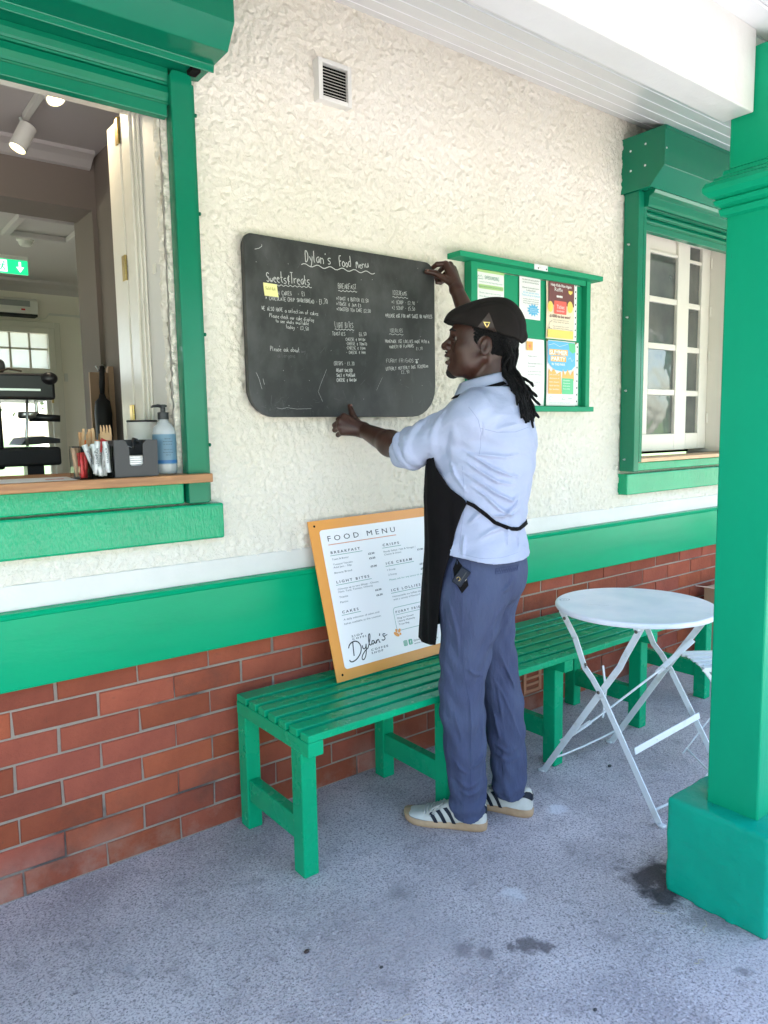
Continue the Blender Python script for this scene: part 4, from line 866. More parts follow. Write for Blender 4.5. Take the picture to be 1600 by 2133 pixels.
# =================================================================== BISTRO TABLE
TB = thing('bistro_table', 'round pale blue-white folding metal bistro table with crossed legs', 'table', (2.44, -.71, 0))
cx, cy, tr, tz = 2.440, -.712, .297, .700
prof = [(tr-.03, -.018), (tr-.004, -.018), (tr, -.012), (tr, -.004), (tr-.003, 0), (tr-.010, .0015), (tr-.016, 0), (0.15, -.0005), (0.001, -.0005)]
q = MB(); q.lathe((cx, cy, tz), prof, 72); tt_ = q.put('tabletop', 'table_white', TB, smooth=True); tt_.data.set_sharp_from_angle(angle=R(50))
tr_ = MB(); tp = Plane3((0, 0, tz+.0006), (1, 0, 0), (0, 1, 0)); ox, oy = 2.30, -.49
ribbon(tr_, tp, [(ox+.022*math.cos(a*.42), oy+.016*math.sin(a*.42)) for a in range(16)], .0018, .0004); ribbon(tr_, tp, [(ox-.010, oy-.004), (ox, oy+.004), (ox+.008, oy-.003), (ox+.003, oy-.006)], .0015, .0004)
ribbon(tr_, tp, [(2.30, -.60), (2.33, -.63), (2.315, -.65), (2.35, -.66)], .0008, .0004)
tr_.put('embossed_logo', 'ink_grey', TB)
sd_ = Vector((0, 1, 0))
def crank(mb, pts, wd, th):
    for a, b in zip(pts[:-1], pts[1:]):
        d = (Vector(b)-Vector(a)).normalized()*.002; mb.bar(Vector(a)-d, Vector(b)+d, wd, th, (0, 1, 0.6))
mb = MB(); crank(mb, [(2.212, -.975, .008), (2.212, -.735, .395), (2.212, -.690, .452), (2.212, -.655, .485), (2.212, -.610, .590), (2.212, -.545, .682)], .024, .005); mb.put('leg', 'metal_white', TB, bevel=.001)
mb = MB(); crank(mb, [(2.222, -.458, .008), (2.222, -.710, .388), (2.222, -.800, .520), (2.222, -.818, .560), (2.222, -.882, .682)], .024, .005); mb.put('leg', 'metal_white', TB, bevel=.001)
mb = MB(); crank(mb, [(2.668, -.978, .008), (2.668, -.735, .395), (2.668, -.690, .452), (2.668, -.655, .485), (2.668, -.560, .672)], .024, .005); mb.put('leg', 'metal_white', TB, bevel=.001)
mb = MB(); crank(mb, [(2.658, -.470, .008), (2.658, -.710, .388), (2.658, -.860, .610), (2.658, -.895, .672)], .024, .005); mb.put('leg', 'metal_white', TB, bevel=.001)
mb = MB(); mb.bar((2.215, -.872, .232), (2.665, -.862, .245), .024, .004, (0, .2, 1)); mb.put('crossbar', 'metal_white', TB, bevel=.001)
mb = MB(); pts = [(2.225, -.478, .058), (2.33, -.470, .045), (2.46, -.466, .040), (2.58, -.472, .047), (2.657, -.485, .060)]; mb.tube(pts, .0042, 8); mb.put('foot_rod', 'metal_white', TB, smooth=True)
mb = MB(); pts = [(2.214, -.955, .048), (2.33, -.957, .040), (2.46, -.957, .036), (2.58, -.957, .040), (2.667, -.955, .048)]; mb.tube(pts, .0042, 8); mb.put('foot_rod', 'metal_white', TB, smooth=True)
mb = MB(); mb.tube([(2.228, -.535, .150), (2.29, -.600, .215), (2.44, -.700, .345), (2.55, -.770, .440)], .0045, 8); mb.bar((2.228, -.535, .150), (2.31, -.615, .235), .016, .004, (0, 1, .5)); mb.bar((2.53, -.757, .42), (2.652, -.835, .545), .020, .004, (0, 1, .5)); mb.put('diagonal_stay', 'metal_white', TB, bevel=.0008)
mb = MB(); mb.bar((2.60, -.46, .36), (2.61, -.47, .25), .012, .004, (1, 0, 0)); mb.bar((2.61, -.47, .25), (2.62, -.45, .12), .012, .004, (1, 0, 0)); mb.put('hanging_stay', 'metal_white', TB, bevel=.0008)
for (x, y) in ((2.212, -.985), (2.222, -.448), (2.668, -.988), (2.658, -.460)): MB().prism([(x-.010, y-.013), (x+.010, y-.013), (x+.012, y), (x+.010, y+.013), (x-.010, y+.013), (x-.012, y)], 'z', 0.0, .009).put('foot', 'metal_white', TB, bevel=.003)
for p in ((2.2055, -.722, .408), (2.2065, -.872, .668), (2.2085, -.562, .655), (2.6515, -.722, .408), (2.2055, -.665, .50), (2.6515, -.58, .645)):
    MB().lathe(p, [(.0065, 0), (.0065, .002), (.004, .0045)], 10, (-1, 0, 0)).put('pivot_bolt', 'bolt', TB)
for y in (-.872, -.56): MB().box(2.205, 2.675, y-.010, y+.010, .672, .6815).put('under_rail', 'metal_white', TB)

# =================================================================== FOLDING CHAIR behind the post
CH = thing('bistro_chair', 'white slatted folding bistro chair mostly behind the green post', 'chair', (2.90, -.88, 0))
ux = Vector((.80, -.60, 0)); uy = Vector((.60, .80, 0)); oc = Vector((2.725, -.775, 0))   # seat frame axes
def cp(a, b, z): return tuple(oc+ux*a+uy*b+Vector((0, 0, z)))
for i in range(5):
    q = MB(); a = .012+i*.078; q.obox(cp(a+.02, .04-.16, .445), uy, ux, (0, 0, 1), .19, .016, .004) if False else q.obox(cp(.19, -.20+i*.048+.07, .445), ux, uy, (0, 0, 1), .19, .014, .004); q.put('seat_slat', 'metal_white', CH, bevel=.0015)
for b in (-.13, .06):
    MB().bar(cp(.0, b, .440), cp(.36, b, .425), .018, .004, (0, 0, 1)).put('seat_rail', 'metal_white', CH)
for b in (-.14, .07):
    m1 = MB(); m1.bar(cp(.02, b, .008), cp(.33, b, .43), .020, .005, (1, 0, .5)); m1.bar(cp(.33, b, .43), cp(.40, b, .84), .020, .005, (1, 0, .2)); m1.put('leg', 'metal_white', CH)
    MB().bar(cp(.36, b+.008, .008), cp(.06, b+.008, .43), .020, .005, (1, 0, .5)).put('leg', 'metal_white', CH)
for z in (.66, .72, .80): MB().obox(cp(.375+.0*z, -.035, z), uy, ux, (0, 0, 1), .125, .004, .018).put('back_slat', 'metal_white', CH, bevel=.001)
MB().tube([cp(.035, -.14, .03), cp(.035, .07, .03)], .004, 8).put('foot_rod', 'metal_white', CH); MB().tube([cp(.345, -.135, .03), cp(.345, .075, .03)], .004, 8).put('foot_rod', 'metal_white', CH)

# cardboard box standing on the far end of the bench
CX = thing('cardboard_box', 'open pale cardboard box with a raised flap on the far end of the bench', 'box', (3.62, -.26, .48))
q = MB(); q.box(4.12, 4.48, -.365, -.36, .0, .42).box(4.12, 4.48, -.085, -.08, 0, .42).box(4.12, 4.125, -.36, -.085, 0, .42).box(4.475, 4.48, -.36, -.085, 0, .42); q.put('box_wall', 'cardboard', CX)
q = MB(); q.add([(4.12, -.36, .42), (4.12, -.085, .42), (4.00, -.09, .445), (4.00, -.35, .445), (4.123, -.36, .424), (4.123, -.085, .424), (4.003, -.09, .449), (4.003, -.35, .449)], [(0, 1, 2, 3), (7, 6, 5, 4), (0, 3, 7, 4), (1, 5, 6, 2), (3, 2, 6, 7), (0, 4, 5, 1)])
q.put('flap', 'cardboard_pink', CX); CX['label'] = 'open pale cardboard box on the floor past the far end of the bench'; CX.location = (4.3, -.22, 0)
for ch in CX.children: ch.location = -CX.location

# =================================================================== COUNTER ITEMS
SB = thing('sachet_box', 'clear plastic box of sugar and sauce sachets on the wooden counter', 'condiment box', (.655, -.04, 1.25))
x0, x1, y0, y1, z0, z1 = .607, .703, -.085, .020, 1.2508, 1.347; q = MB(); th = .0015
q.box(x0, x1, y0, y0+th, z0, z1).box(x0, x1, y1-th, y1, z0, z1-.01).box(x0, x0+th, y0+th, y1-th, z0, z1).box(x1-th, x1, y0+th, y1-th, z0, z1).box(x0+th, x1-th, y0+th, y1-th, z0, z0+th).box(.640, .6415, y0+th, y1-th, z0+th, z1-.006)
q.put('tray', 'clear_plastic', SB)
rs = random.Random(5)
ORD = ('leftmost', 'second from the left', 'third from the left', 'fourth from the left', 'fifth from the left', 'sixth from the left', 'seventh from the left', 'eighth from the left', 'ninth from the left', 'tenth from the left', 'eleventh from the left', 'twelfth from the left', 'rightmost')
def sachet(name, m, x, y, z, a, l, wd, lab, band=None):
    t = thing(name, lab, 'sachet', (x, y, z), 'sachets in the clear box'); ca, sa = math.sin(a), math.cos(a); ax = Vector((ca, .10, sa)).normalized(); sdv = Vector((sa, 0, -ca))
    q = MB(); V = []; F = []
    for i in range(6):
        tt = i/5; wob = .0015*math.sin(tt*9+x*90); b_ = .0028*math.sin(tt*math.pi)+.0006
        c_ = Vector((x, y, z))+ax*(l*tt)+Vector((0, wob, 0)); V += [c_-sdv*wd/2, c_+Vector((0, -b_, 0)), c_+sdv*wd/2, c_+Vector((0, b_, 0))]
    for i in range(5):
        for k in range(4): F.append((4*i+k, 4*i+(k+1) % 4, 4*i+4+(k+1) % 4, 4*i+4+k))
    F += [(0, 1, 2, 3), (23, 22, 21, 20)]; q.add(V, F).put('wrapper', m, t, smooth=True)
    if band:
        pl_ = Plane3(Vector((x, y-.0042, z))+ax*l*.30, ax, -sdv if False else Vector((-sa, 0, ca))); w_ = MB(); typeset(w_, pl_, band, 0, -.0028, .0062, l*.5, 0.0005); w_.put('print', 'ink_black', t)
    return t
for i in range(9): sachet('sugar_sachet', 'paper_white', .652+i*.0048+rs.uniform(-.003, .003), -.078+.009*(i % 4)*1.0, 1.256+rs.uniform(0, .012), rs.uniform(-.35, .25), rs.uniform(.082, .098), .017, 'white printed sugar sachet, %s of its kind in the clear box' % ORD[i], 'WHITE SUGAR' if i % 2 else 'SUGAR')
for i in range(3): sachet('ketchup_sachet', 'red_print', .618+i*.006, -.070+.012*i, 1.254, rs.uniform(-.1, .15), .075, .017, 'dark red sachet in the clear box, %s' % ('at the front', 'in the middle', 'at the back')[i])
sachet('sauce_sachet', 'red_print', .672, -.060, 1.330, .5, .040, .024, 'bright red sachet on top of the white sugar sachets')
for i in range(2): sachet('coffee_sachet', 'cardboard', .613+i*.006, -.045+.02*i, 1.258, -.1+.12*i, .085, .018, 'brown sachet in the clear box, %s of the two' % ('front', 'rear')[i])
# wooden stirrers and forks in a holder behind
ST = thing('stirrer_pot', 'dark pot of wooden stirrers and forks on the counter behind the clear box', 'cutlery pot', (.69, .05, 1.25))
q = MB(); q.box(.636, .752, .025, .028, 1.2508, 1.345).box(.636, .752, .090, .093, 1.2508, 1.345).box(.636, .639, .028, .090, 1.2508, 1.345).box(.749, .752, .028, .090, 1.2508, 1.345).box(.639, .749, .028, .090, 1.2508, 1.254); q.put('pot', 'dark_grey', ST)
for i in range(13):
    x = .645+i*.0052; t = thing('wooden_stirrer', 'thin pale wooden stirrer in the dark pot, %s' % ORD[i], 'stirrer', (x, .05, 1.26), 'wooden stirrers in the pot')
    MB().bar((x, .035+.012*(i % 4), 1.258), (x+rs.uniform(-.010, .012), .035+.010*(i % 3), 1.394+rs.uniform(-.012, .006)), .0085, .0013, (1, 0.3, 0)).put('stick', 'wood_pale', t)
for i in range(4):
    x = .722+i*.004; y = .036+.010*i; t = thing('wooden_fork', 'pale wooden fork tines up in the dark pot, %s' % ('frontmost', 'second from the front', 'third from the front', 'rearmost')[i], 'fork', (x, y, 1.26), 'wooden forks in the pot')
    q = MB(); zt = 1.405-.003*i; q.prism([(x-.005, 1.262), (x+.005, 1.262), (x+.006, 1.335), (x+.016, 1.358), (x+.017, zt-.020), (x-.017, zt-.020), (x-.016, 1.358), (x-.006, 1.335)], 'y', y, y+.0015)
    for k in range(4): xx = x-.0165+k*.0092; q.prism([(xx, zt-.0205), (xx+.0055, zt-.0205), (xx+.004, zt+.004), (xx+.0015, zt+.004)], 'y', y, y+.0015)
    q.put('fork_body', 'wood_pale', t)
NH = thing('napkin_holder', 'dark grey napkin holder with a front slot on the wooden counter', 'napkin holder', (.775, -.03, 1.25))
fp = [(.707, 1.2508), (.838, 1.2508), (.840, 1.362), (.806, 1.362), (.7945, 1.350), (.793, 1.290), (.7885, 1.285), (.757, 1.285), (.7525, 1.290), (.752, 1.340), (.742, 1.358), (.735, 1.362), (.707, 1.362)]
q = MB(); q.prism(fp, 'y', -.083, -.080); q.prism([(.707, 1.2508), (.839, 1.2508), (.839, 1.362), (.707, 1.362)], 'y', .037, .040); q.box(.707, .710, -.080, .037, 1.2508, 1.362).box(.836, .839, -.080, .037, 1.2508, 1.362).box(.710, .836, -.080, .037, 1.2508, 1.254); q.put('holder_body', 'dark_grey', NH)
NP = thing('paper_napkins', 'stack of cream paper napkins inside the grey holder', 'napkins', (.775, -.02, 1.255)); q = MB()
for i in range(9): a = rs.uniform(-.002, .002); MB().box(.714+a, .832+a, -.076+a, .034, 1.2545+i*.0066, 1.2545+i*.0066+.0058).put('napkin', 'paper_white', NP, bevel=.002)
SP = thing('black_scoop', 'black spoon handle leaning in the back of the napkin holder', 'spoon', (.80, .0, 1.33)); MB().tube([(.755, .02, 1.352), (.775, .01, 1.345), (.795, 0, 1.336)], .0012, 6).put('wire', 'steel', SP)
MB().tube([(.795, .0, 1.335), (.796, .01, 1.355), (.802, .02, 1.365), (.812, .02, 1.362), (.814, .015, 1.35)], .005, 8).put('scoop_handle', 'black_plastic', SP, smooth=True)
CN = thing('white_canister', 'white canister with a dark rim behind the pump bottle', 'canister', (.870, .13, 1.25)); MB().lathe((.870, .125, 1.2508), [(.044, 0), (.046, .003), (.048, .168)], 32).put('canister_body', 'lamp_white', CN, smooth=True)
MB().lathe((.870, .125, 1.4190), [(.0485, 0), (.050, .003), (.0485, .006), (.03, .0065), (.001, .0065)], 32).put('rim', 'black_plastic', CN, smooth=True)
PB = thing('pump_bottle', 'clear hand gel bottle with black pump and blue label on the counter', 'bottle', (.893, .02, 1.25)); bc = (.893, -.005, 1.2508); rb = .0365
MB().lathe(bc, [(rb-.006, 0), (rb-.001, .003), (rb, .010), (rb, .135), (rb-.004, .148), (rb-.014, .160), (.016, .168), (.015, .176)], 36).put('bottle_body', 'bottle_plastic', PB, smooth=True) if 'bottle_plastic' in MATS else None
mat('bottle_plastic', (.80, .83, .84), .18, trans=.55)
MB().lathe(bc, [(rb-.006, 0), (rb-.001, .003), (rb, .010), (rb, .135), (rb-.004, .148), (rb-.014, .160), (.016, .168), (.015, .174)], 36).put('bottle_body', 'bottle_plastic', PB, smooth=True)
def arc(mb, c, r_, z0, z1, a0, a1, n=16):
    V = []; 
    for i in range(n+1): a = R(a0+(a1-a0)*i/n); V += [(c[0]+r_*math.cos(a), c[1]+r_*math.sin(a), z0), (c[0]+r_*math.cos(a), c[1]+r_*math.sin(a), z1)]
    mb.add(V, [(2*i, 2*i+2, 2*i+3, 2*i+1) for i in range(n)]); return mb
arc(MB(), bc, rb+.0006, 1.283, 1.378, 150, 330).put('label', 'label_blue', PB, smooth=True)
arc(MB(), bc, rb+.0011, 1.286, 1.296, 150, 330).put('label_band', 'label_dark_blue', PB, smooth=True)
arc(MB(), bc, rb+.0010, 1.300, 1.330, 150, 330).put('label_band', 'label_mid', PB, smooth=True) if 'label_mid' in MATS else None
lt = MB(); lp = Plane3((.873, -.0475, 0), (.80, -.30, 0), (0, 0, 1))
for i, (s_, w_) in enumerate((('Hand Gel', .018), ('Alcohol sanitiser', .030), ('for clean hands', .026), ('', 0), ('Apply and rub in', .026), ('Keep away from eyes', .030), ('500 ml', .014))):
    if s_: typeset(lt, lp, s_, .013, 1.362-.0085*i, .0034, w_, 0.0, align='C')
lt.put('label_print', 'ink_black', PB)
MB().lathe((bc[0], bc[1], 1.4250), [(.0175, 0), (.0175, .022), (.013, .023), (.008, .024), (.008, .038), (.013, .039), (.013, .0445), (.008, .047), (.001, .047)], 20).put('pump', 'black_plastic', PB, smooth=False)
MB().tube([(bc[0], bc[1], 1.4655), (bc[0]-.018, bc[1]-.006, 1.468), (bc[0]-.038, bc[1]-.012, 1.4655), (bc[0]-.042, bc[1]-.013, 1.462)], [.006, .005, .004, .003], 8).put('nozzle', 'black_plastic', PB, smooth=True)
LP = thing('paper_sheet', 'loose white paper sheet lying flat on the counter', 'paper', (.45, .0, 1.25)); MB().prism([(.28, -.06), (.60, -.075), (.62, .12), (.30, .13)], 'z', 1.2503, 1.2512).put('sheet', 'paper_white', LP)
MB().prism([(.53, -.01), (.58, -.012), (.582, .01), (.532, .012)], 'z', 1.2513, 1.2516).put('printed_patch', 'red_print', LP)
OB = thing('orange_bowl', 'small orange bowl behind the clear sachet box', 'bowl', (.655, .20, 1.25)); MB().lathe((.722, .17, 1.2508), [(.02, 0), (.024, .01), (.038, .09), (.041, .112), (.036, .112), (.02, .03), (.001, .02)], 24).put('bowl', 'orange_plastic', OB, smooth=True)

# =================================================================== INSIDE THE CAFE
TL = thing('track_light', 'ceiling track with two small white spotlights inside the cafe', 'spotlights', (.84, 1.1, CZ))
MB().box(.778, .802, .52, 1.05, CZ-.028, CZ-.001).put('track', 'lamp_white', TL, bevel=.002)
for (p, d) in (((.775, 1.03, CZ-.095), (-.42, -.05, -.85)), ((.757, .545, CZ-.080), (.15, -.45, -.85))):
    d = Vector(d).normalized(); c_ = Vector(p); q = MB(); q.lathe(c_-d*.045, [(.030, 0), (.034, .004), (.034, .110), (.030, .110), (.029, .100), (.001, .100)], 24, d); hd = q.put('lamp_head', 'lamp_white', TL, smooth=True); hd.data.set_sharp_from_angle(angle=R(35))
    MB().lathe(c_+d*.056, [(.001, 0), (.0275, 0), (.0275, .0015), (.001, .0015)], 20, d).put('bulb', 'lamp_lit', TL)
    MB().tube([c_-d*.02, (c_.x-.01, c_.y, CZ-.028)], .007, 8).put('stem', 'steel', TL)
    ld = bpy.data.lights.new('spot_lamp', 'SPOT'); ld.energy = 1.6; ld.spot_size = R(95); ld.spot_blend = .6; ld.color = (1, .82, .58); ld.shadow_soft_size = .03
    lo = bpy.data.objects.new('spot_lamp', ld); COL.objects.link(lo); lo.parent = TL; lo.location = c_+d*.075-TL.location; lo.rotation_euler = (-d).to_track_quat('Z', 'Y').to_euler()
SD = thing('smoke_detector', 'small round white smoke detector on the inner ceiling', 'smoke detector', (1.227, 3.13, CZ)); MB().lathe((1.227, 3.13, CZ-.001), [(.055, 0), (.055, .012), (.045, .016), (.040, .035), (.030, .045), (.001, .045)], 24, (0, 0, -1)).put('detector_body', 'lamp_white', SD, smooth=False)
ES = thing('exit_sign', 'green emergency exit sign with running man and down arrow', 'exit sign', (.90, 2.6, 2.38)); es = Plane3((0, 2.594, 0), (1, 0, 0), (0, 0, 1))
MB().box(.70, 1.112, 2.60, 2.612, 2.342, 2.424).put('sign_plate', 'exit_green', ES); MB().box(.70, 1.112, 2.592, 2.62, 2.4245, 2.447).put('sign_housing', 'lamp_white', ES); MB().box(.88, .92, 2.60, 2.61, 2.447, CZ).put('bracket', 'lamp_white', ES)
es = Plane3((0, 2.5985, 0), (1, 0, 0), (0, 0, 1)); a = MB()
flatpoly(a, es, [(1.062, 2.414), (1.074, 2.414), (1.074, 2.384), (1.090, 2.384), (1.068, 2.352), (1.046, 2.384), (1.062, 2.384)], .0006); a.put('down_arrow', 'exit_white', ES); a = MB(); quad(a, es, .945, 2.350, .998, 2.418, .0004)
a.put('white_panel', 'exit_white', ES); a = MB()
flatpoly(a, es, [(.982+.006*math.cos(i), 2.404+.007*math.sin(i)) for i in range(6)], .0010)
for pts, wd in (([(.978, 2.396), (.970, 2.378)], .009), ([(.970, 2.378), (.984, 2.368), (.984, 2.354)], .007), ([(.970, 2.378), (.964, 2.364), (.950, 2.360)], .007), ([(.978, 2.394), (.990, 2.386), (.996, 2.388)], .005), ([(.976, 2.394), (.964, 2.390), (.958, 2.380)], .005)): ribbon(a, es, pts, wd, .0010)
a.put('running_man', 'exit_green', ES)
AC = thing('air_curtain', 'white wall mounted air curtain heater above the glazed back door', 'heater', (1.1, 4.5, 2.45)); MB().prism([(4.47, 2.395), (4.46, 2.42), (4.46, 2.50), (4.48, 2.52), (4.599, 2.52), (4.599, 2.395)], 'x', .60, 1.59).put('casing', 'lamp_white', AC, bevel=.004)
MB().box(.64, 1.53, 4.4565, 4.4595, 2.44, 2.495).put('grille', 'mid_grey', AC) if 'mid_grey' in MATS else None
mat('mid_grey', (.28, .28, .27), .6); MB().box(.64, 1.53, 4.4565, 4.4595, 2.450, 2.497).put('grille', 'mid_grey', AC); MB().box(.60, 1.59, 4.48, 4.595, 2.376, 2.3945).put('air_outlet', 'black_matt', AC); MB().box(1.46, 1.49, 4.4555, 4.4595, 2.418, 2.432).put('rocker_switch', 'red_print', AC)
LS = thing('light_switch', 'white light switch on the inner back wall beside the door', 'switch', (1.815, 4.59, 1.88)); MB().box(1.80, 1.83, 4.588, 4.5995, 1.85, 1.92).put('switch_plate', 'lamp_white', LS, bevel=.002)
CD = thing('cable_trunking', 'white cable trunking along the inner back wall', 'trunking', (1.9, 4.59, 2.42)); MB().box(1.705, 2.6, 4.585, 4.5995, 2.412, 2.430).put('trunking', 'lamp_white', CD); MB().tube([(1.59, 4.57, 2.40), (1.63, 4.59, 2.37), (1.68, 4.59, 2.385), (1.705, 4.59, 2.42)], .003, 6).put('cable', 'lamp_white', CD)
GO = thing('green_wall_ornament', 'small green glass ornament hanging on the inner back wall', 'ornament', (2.03, 4.58, 2.24)); MB().lathe((2.045, 4.57, 2.17), [(.005, 0), (.028, .02), (.032, .045), (.018, .07), (.008, .09), (.018, .11), (.012, .135), (.003, .145)], 16).put('glass_body', 'poster_green', GO, smooth=True)
CBd = thing('cardboard_sheet', 'tall brown board leaning in the corner beside the side wall', 'board', (1.12, 1.32, .02)); q = MB(); q.box(1.055, 1.135, 1.30, 1.318, .03, 1.672).put('board_sheet', 'cardboard', CBd); MB().box(1.136, 1.1595, 1.28, 1.318, .03, 1.70).put('board_edge', 'cardboard', CBd)
UM = thing('closed_umbrella', 'black closed umbrella hanging in front of the brown board', 'umbrella', (1.10, 1.27, 1.4)); MB().lathe((1.098, 1.27, 1.20), [(.008, 0), (.022, .05), (.036, .14), (.040, .28), (.034, .335), (.018, .35), (.012, .37)], 16).put('folded_canopy', 'black_matt', UM, smooth=True); MB().tube([(1.098, 1.27, 1.56), (1.100, 1.27, 1.62), (1.104, 1.27, 1.70)], [.010, .014, .012], 8).put('strap', 'black_matt', UM, smooth=True)
MB().tube([(1.075, 1.27, 1.70), (1.085, 1.27, 1.68), (1.105, 1.27, 1.705), (1.125, 1.27, 1.69)], .004, 6).put('hook', 'steel', UM, smooth=True)
# coffee machine on an inner worktop
WT = thing('back_worktop', 'inner worktop carrying the black coffee machine', 'worktop', (.2, .9, .6)); MB().box(-1.4, .80, .62, 1.10, .02, 1.20).put('cabinet', 'dark_grey', WT, bevel=.004)
CM = thing('coffee_machine', 'large black espresso machine behind the serving counter', 'coffee machine', (.4, .85, 1.2))
MB().box(-.10, .755, .72, 1.05, 1.515, 1.615).put('upper_body', 'black_plastic', CM, bevel=.012, seg=3)
MB().box(-.10, .57, .76, 1.05, 1.2545, 1.5145).put('back_body', 'black_matt', CM, bevel=.01); MB().box(-.10, .762, .72, 1.05, 1.265, 1.335).put('drip_base', 'black_matt', CM, bevel=.01)
for x in (.0, .64): MB().box(x, x+.06, .74, .80, 1.2008, 1.2645).put('foot', 'black_plastic', CM)
MB().box(-.05, .70, .716, .7195, 1.548, 1.556).put('trim_strip', 'steel', CM)
MB().box(.0, .60, .78, 1.02, 1.6158, 1.67).put('cup_tray', 'dark_grey', CM, bevel=.02, seg=3); MB().box(.45, .575, .76, .90, 1.6705, 1.70).put('cup_tray_top', 'black_plastic', CM, bevel=.012)
MB().tube([(.50, .8, 1.70), (.515, .8, 1.725), (.53, .8, 1.70)], .008, 8).put('handle', 'black_plastic', CM, smooth=True); MB().tube([(.56, .76, 1.617), (.60, .75, 1.630), (.645, .745, 1.622)], .004, 6).put('pipe', 'bolt', CM)
MB().ball((.735, .72, 1.596), (.030, .03, .024), 16, 10).put('steam_knob', 'black_plastic', CM, smooth=True)
for x in (.30, .70):
    MB().lathe((x, .80, 1.514), [(.006, 0), (.006, .045)], 12, (0, 0, -1)).put('spindle', 'steel', CM); MB().lathe((x-.03, .80, 1.472), [(.036, 0), (.038, .006), (.038, .022), (.030, .026)], 24, (0, 0, -1)).put('group_head', 'steel', CM, smooth=True)
    MB().tube([(x-.03, .79, 1.452), (x+.03, .77, 1.448), (x+.075, .76, 1.445)], [.018, .014, .013], 12).put('portafilter', 'black_plastic', CM, smooth=True)
MB().tube([(.655, .74, 1.515), (.650, .73, 1.45), (.640, .72, 1.38), (.642, .72, 1.34)], .005, 8).put('steam_wand', 'steel', CM, smooth=True)
MB().prism([(.62, 1.345), (.76, 1.350), (.76, 1.366), (.70, 1.378), (.64, 1.372)], 'y', .72, .95).put('drip_grid', 'black_plastic', CM, bevel=.002)

# =================================================================== GARDENS (seen through the back door and in reflections)
def tree(x, y, h, r_, seed, label, group='trees in the park'):
    rs = np.random.RandomState(seed); t = thing('park_tree', label, 'tree', (x, y, 0), group); tk = MB()
    tk.tube([(x, y, -.05), (x+.1, y, h*.3), (x-.05, y+.1, h*.55), (x, y, h*.85)], [.22*h/7, .16*h/7, .11*h/7, .03], 8)
    for i in range(7):
        a = rs.rand()*6.28; b = h*(.35+.07*i); tk.tube([(x, y, b), (x+math.cos(a)*r_*.4, y+math.sin(a)*r_*.4, b+.12*h), (x+math.cos(a)*r_*.75, y+math.sin(a)*r_*.75, b+.18*h)], [.07, .045, .015], 6)
    tk.put('trunk', 'bark', t, smooth=True)
    n = 3600; cl = rs.randn(26, 3); cl /= np.linalg.norm(cl, axis=1)[:, None]; cl *= (rs.rand(26, 1)**.4); cl = cl*np.array([r_, r_, h*.33])+np.array([x, y, h*.66])
    c = cl[rs.randint(0, 26, n)]+rs.randn(n, 3)*np.array([r_, r_, h*.3])*.16; u_ = rs.randn(n, 3); u_ /= np.linalg.norm(u_, axis=1)[:, None]; v_ = np.cross(u_, rs.randn(n, 3)); v_ /= np.linalg.norm(v_, axis=1)[:, None]
    s_ = (.07+.08*rs.rand(n, 1))*h/7; V = np.stack([c-u_*s_, c+v_*s_*.6, c+u_*s_, c-v_*s_*.6], 1).reshape(-1, 3); F = np.arange(4*n).reshape(n, 4)
    me = bpy.data.meshes.new('crown'); me.from_pydata(V.tolist(), [], F.tolist()); link('crown', me, 'leaf', t); return t
for i, (x, y, h, r_) in enumerate(((-7, -17, 8, 3), (-2, -21, 9.5, 3.6), (4, -18, 7, 2.8), (9, -22, 9, 3.4), (14, -16, 8, 3), (-13, -14, 8, 3))):
    tree(x, y, h, r_, 40+i, ('bushy park tree behind the photographer, straight out from the hatch', 'tallest park tree beyond the path', 'small park tree facing the veranda post', 'broad park tree to the right of the post', 'park tree at the right end of the row', 'park tree at the left end of the row')[i])
tree(5.6, 13.0, 5.0, 2.6, 61, 'green tree in the garden seen through the back door', 'garden trees'); tree(1.6, 16.5, 5.5, 2.6, 62, 'green tree further back in the garden seen through the door', 'garden trees')
PU = thing('garden_parasol', 'pale parasol open in the garden beyond the back door', 'parasol', (2.9, 8.0, 0)); MB().lathe((2.9, 8.0, 1.12), [(1.1, 0), (.55, .15), (.02, .28), (.001, .28)], 8).put('canopy', 'umbrella_canvas', PU); MB().tube([(2.9, 8, 0), (2.9, 8, 1.42)], .02, 8).put('pole', 'lamp_white', PU)

# litter on the floor
mat('straw', (.50, .42, .28), .8)
for i, (x, y, a, l, lb) in enumerate(((1.84, -1.345, .5, .06, 'short dry straw lying by the near foot of the plinth'), (1.80, -1.24, 2.2, .035, 'dry straw curled in the dark stain beside the plinth'), (.98, -1.06, -.4, .07, 'thin dry straw alone on the open concrete'), (1.70, -1.405, -.3, .03, 'tiny dry straw further left of the plinth'))):
    t = thing('dry_straw', lb, 'straw', (x, y, 0)); pts = [(x+l*(k/6-.5)*math.cos(a), y+l*(k/6-.5)*math.sin(a)+.006*math.sin(k*1.1+i), .0015) for k in range(7)]; MB().tube(pts, .0008, 5).put('stem', 'straw', t)
for i, (x, y, r_, m, lb) in enumerate(((.93, -.735, .009, 'leather', 'brown crumb of bark on the floor in front of the bench'), (1.05, -.905, .006, 'dark_grey', 'small dark stone chip in the middle of the floor'), (2.46, -.60, .010, 'dark_grey', 'black pebble on the floor under the bistro table'), (1.36, -1.335, .006, 'dark_grey', 'dark stone chip between the floor stains and the plinth'))):
    q = MB(); q.ball((x, y, r_*.4), (r_, r_*.7, r_*.5), 7, 5); q.put('debris', m, None) if False else None
    me = q.mesh('debris'); o = link('debris', me, m); tag(o, lb, 'debris')

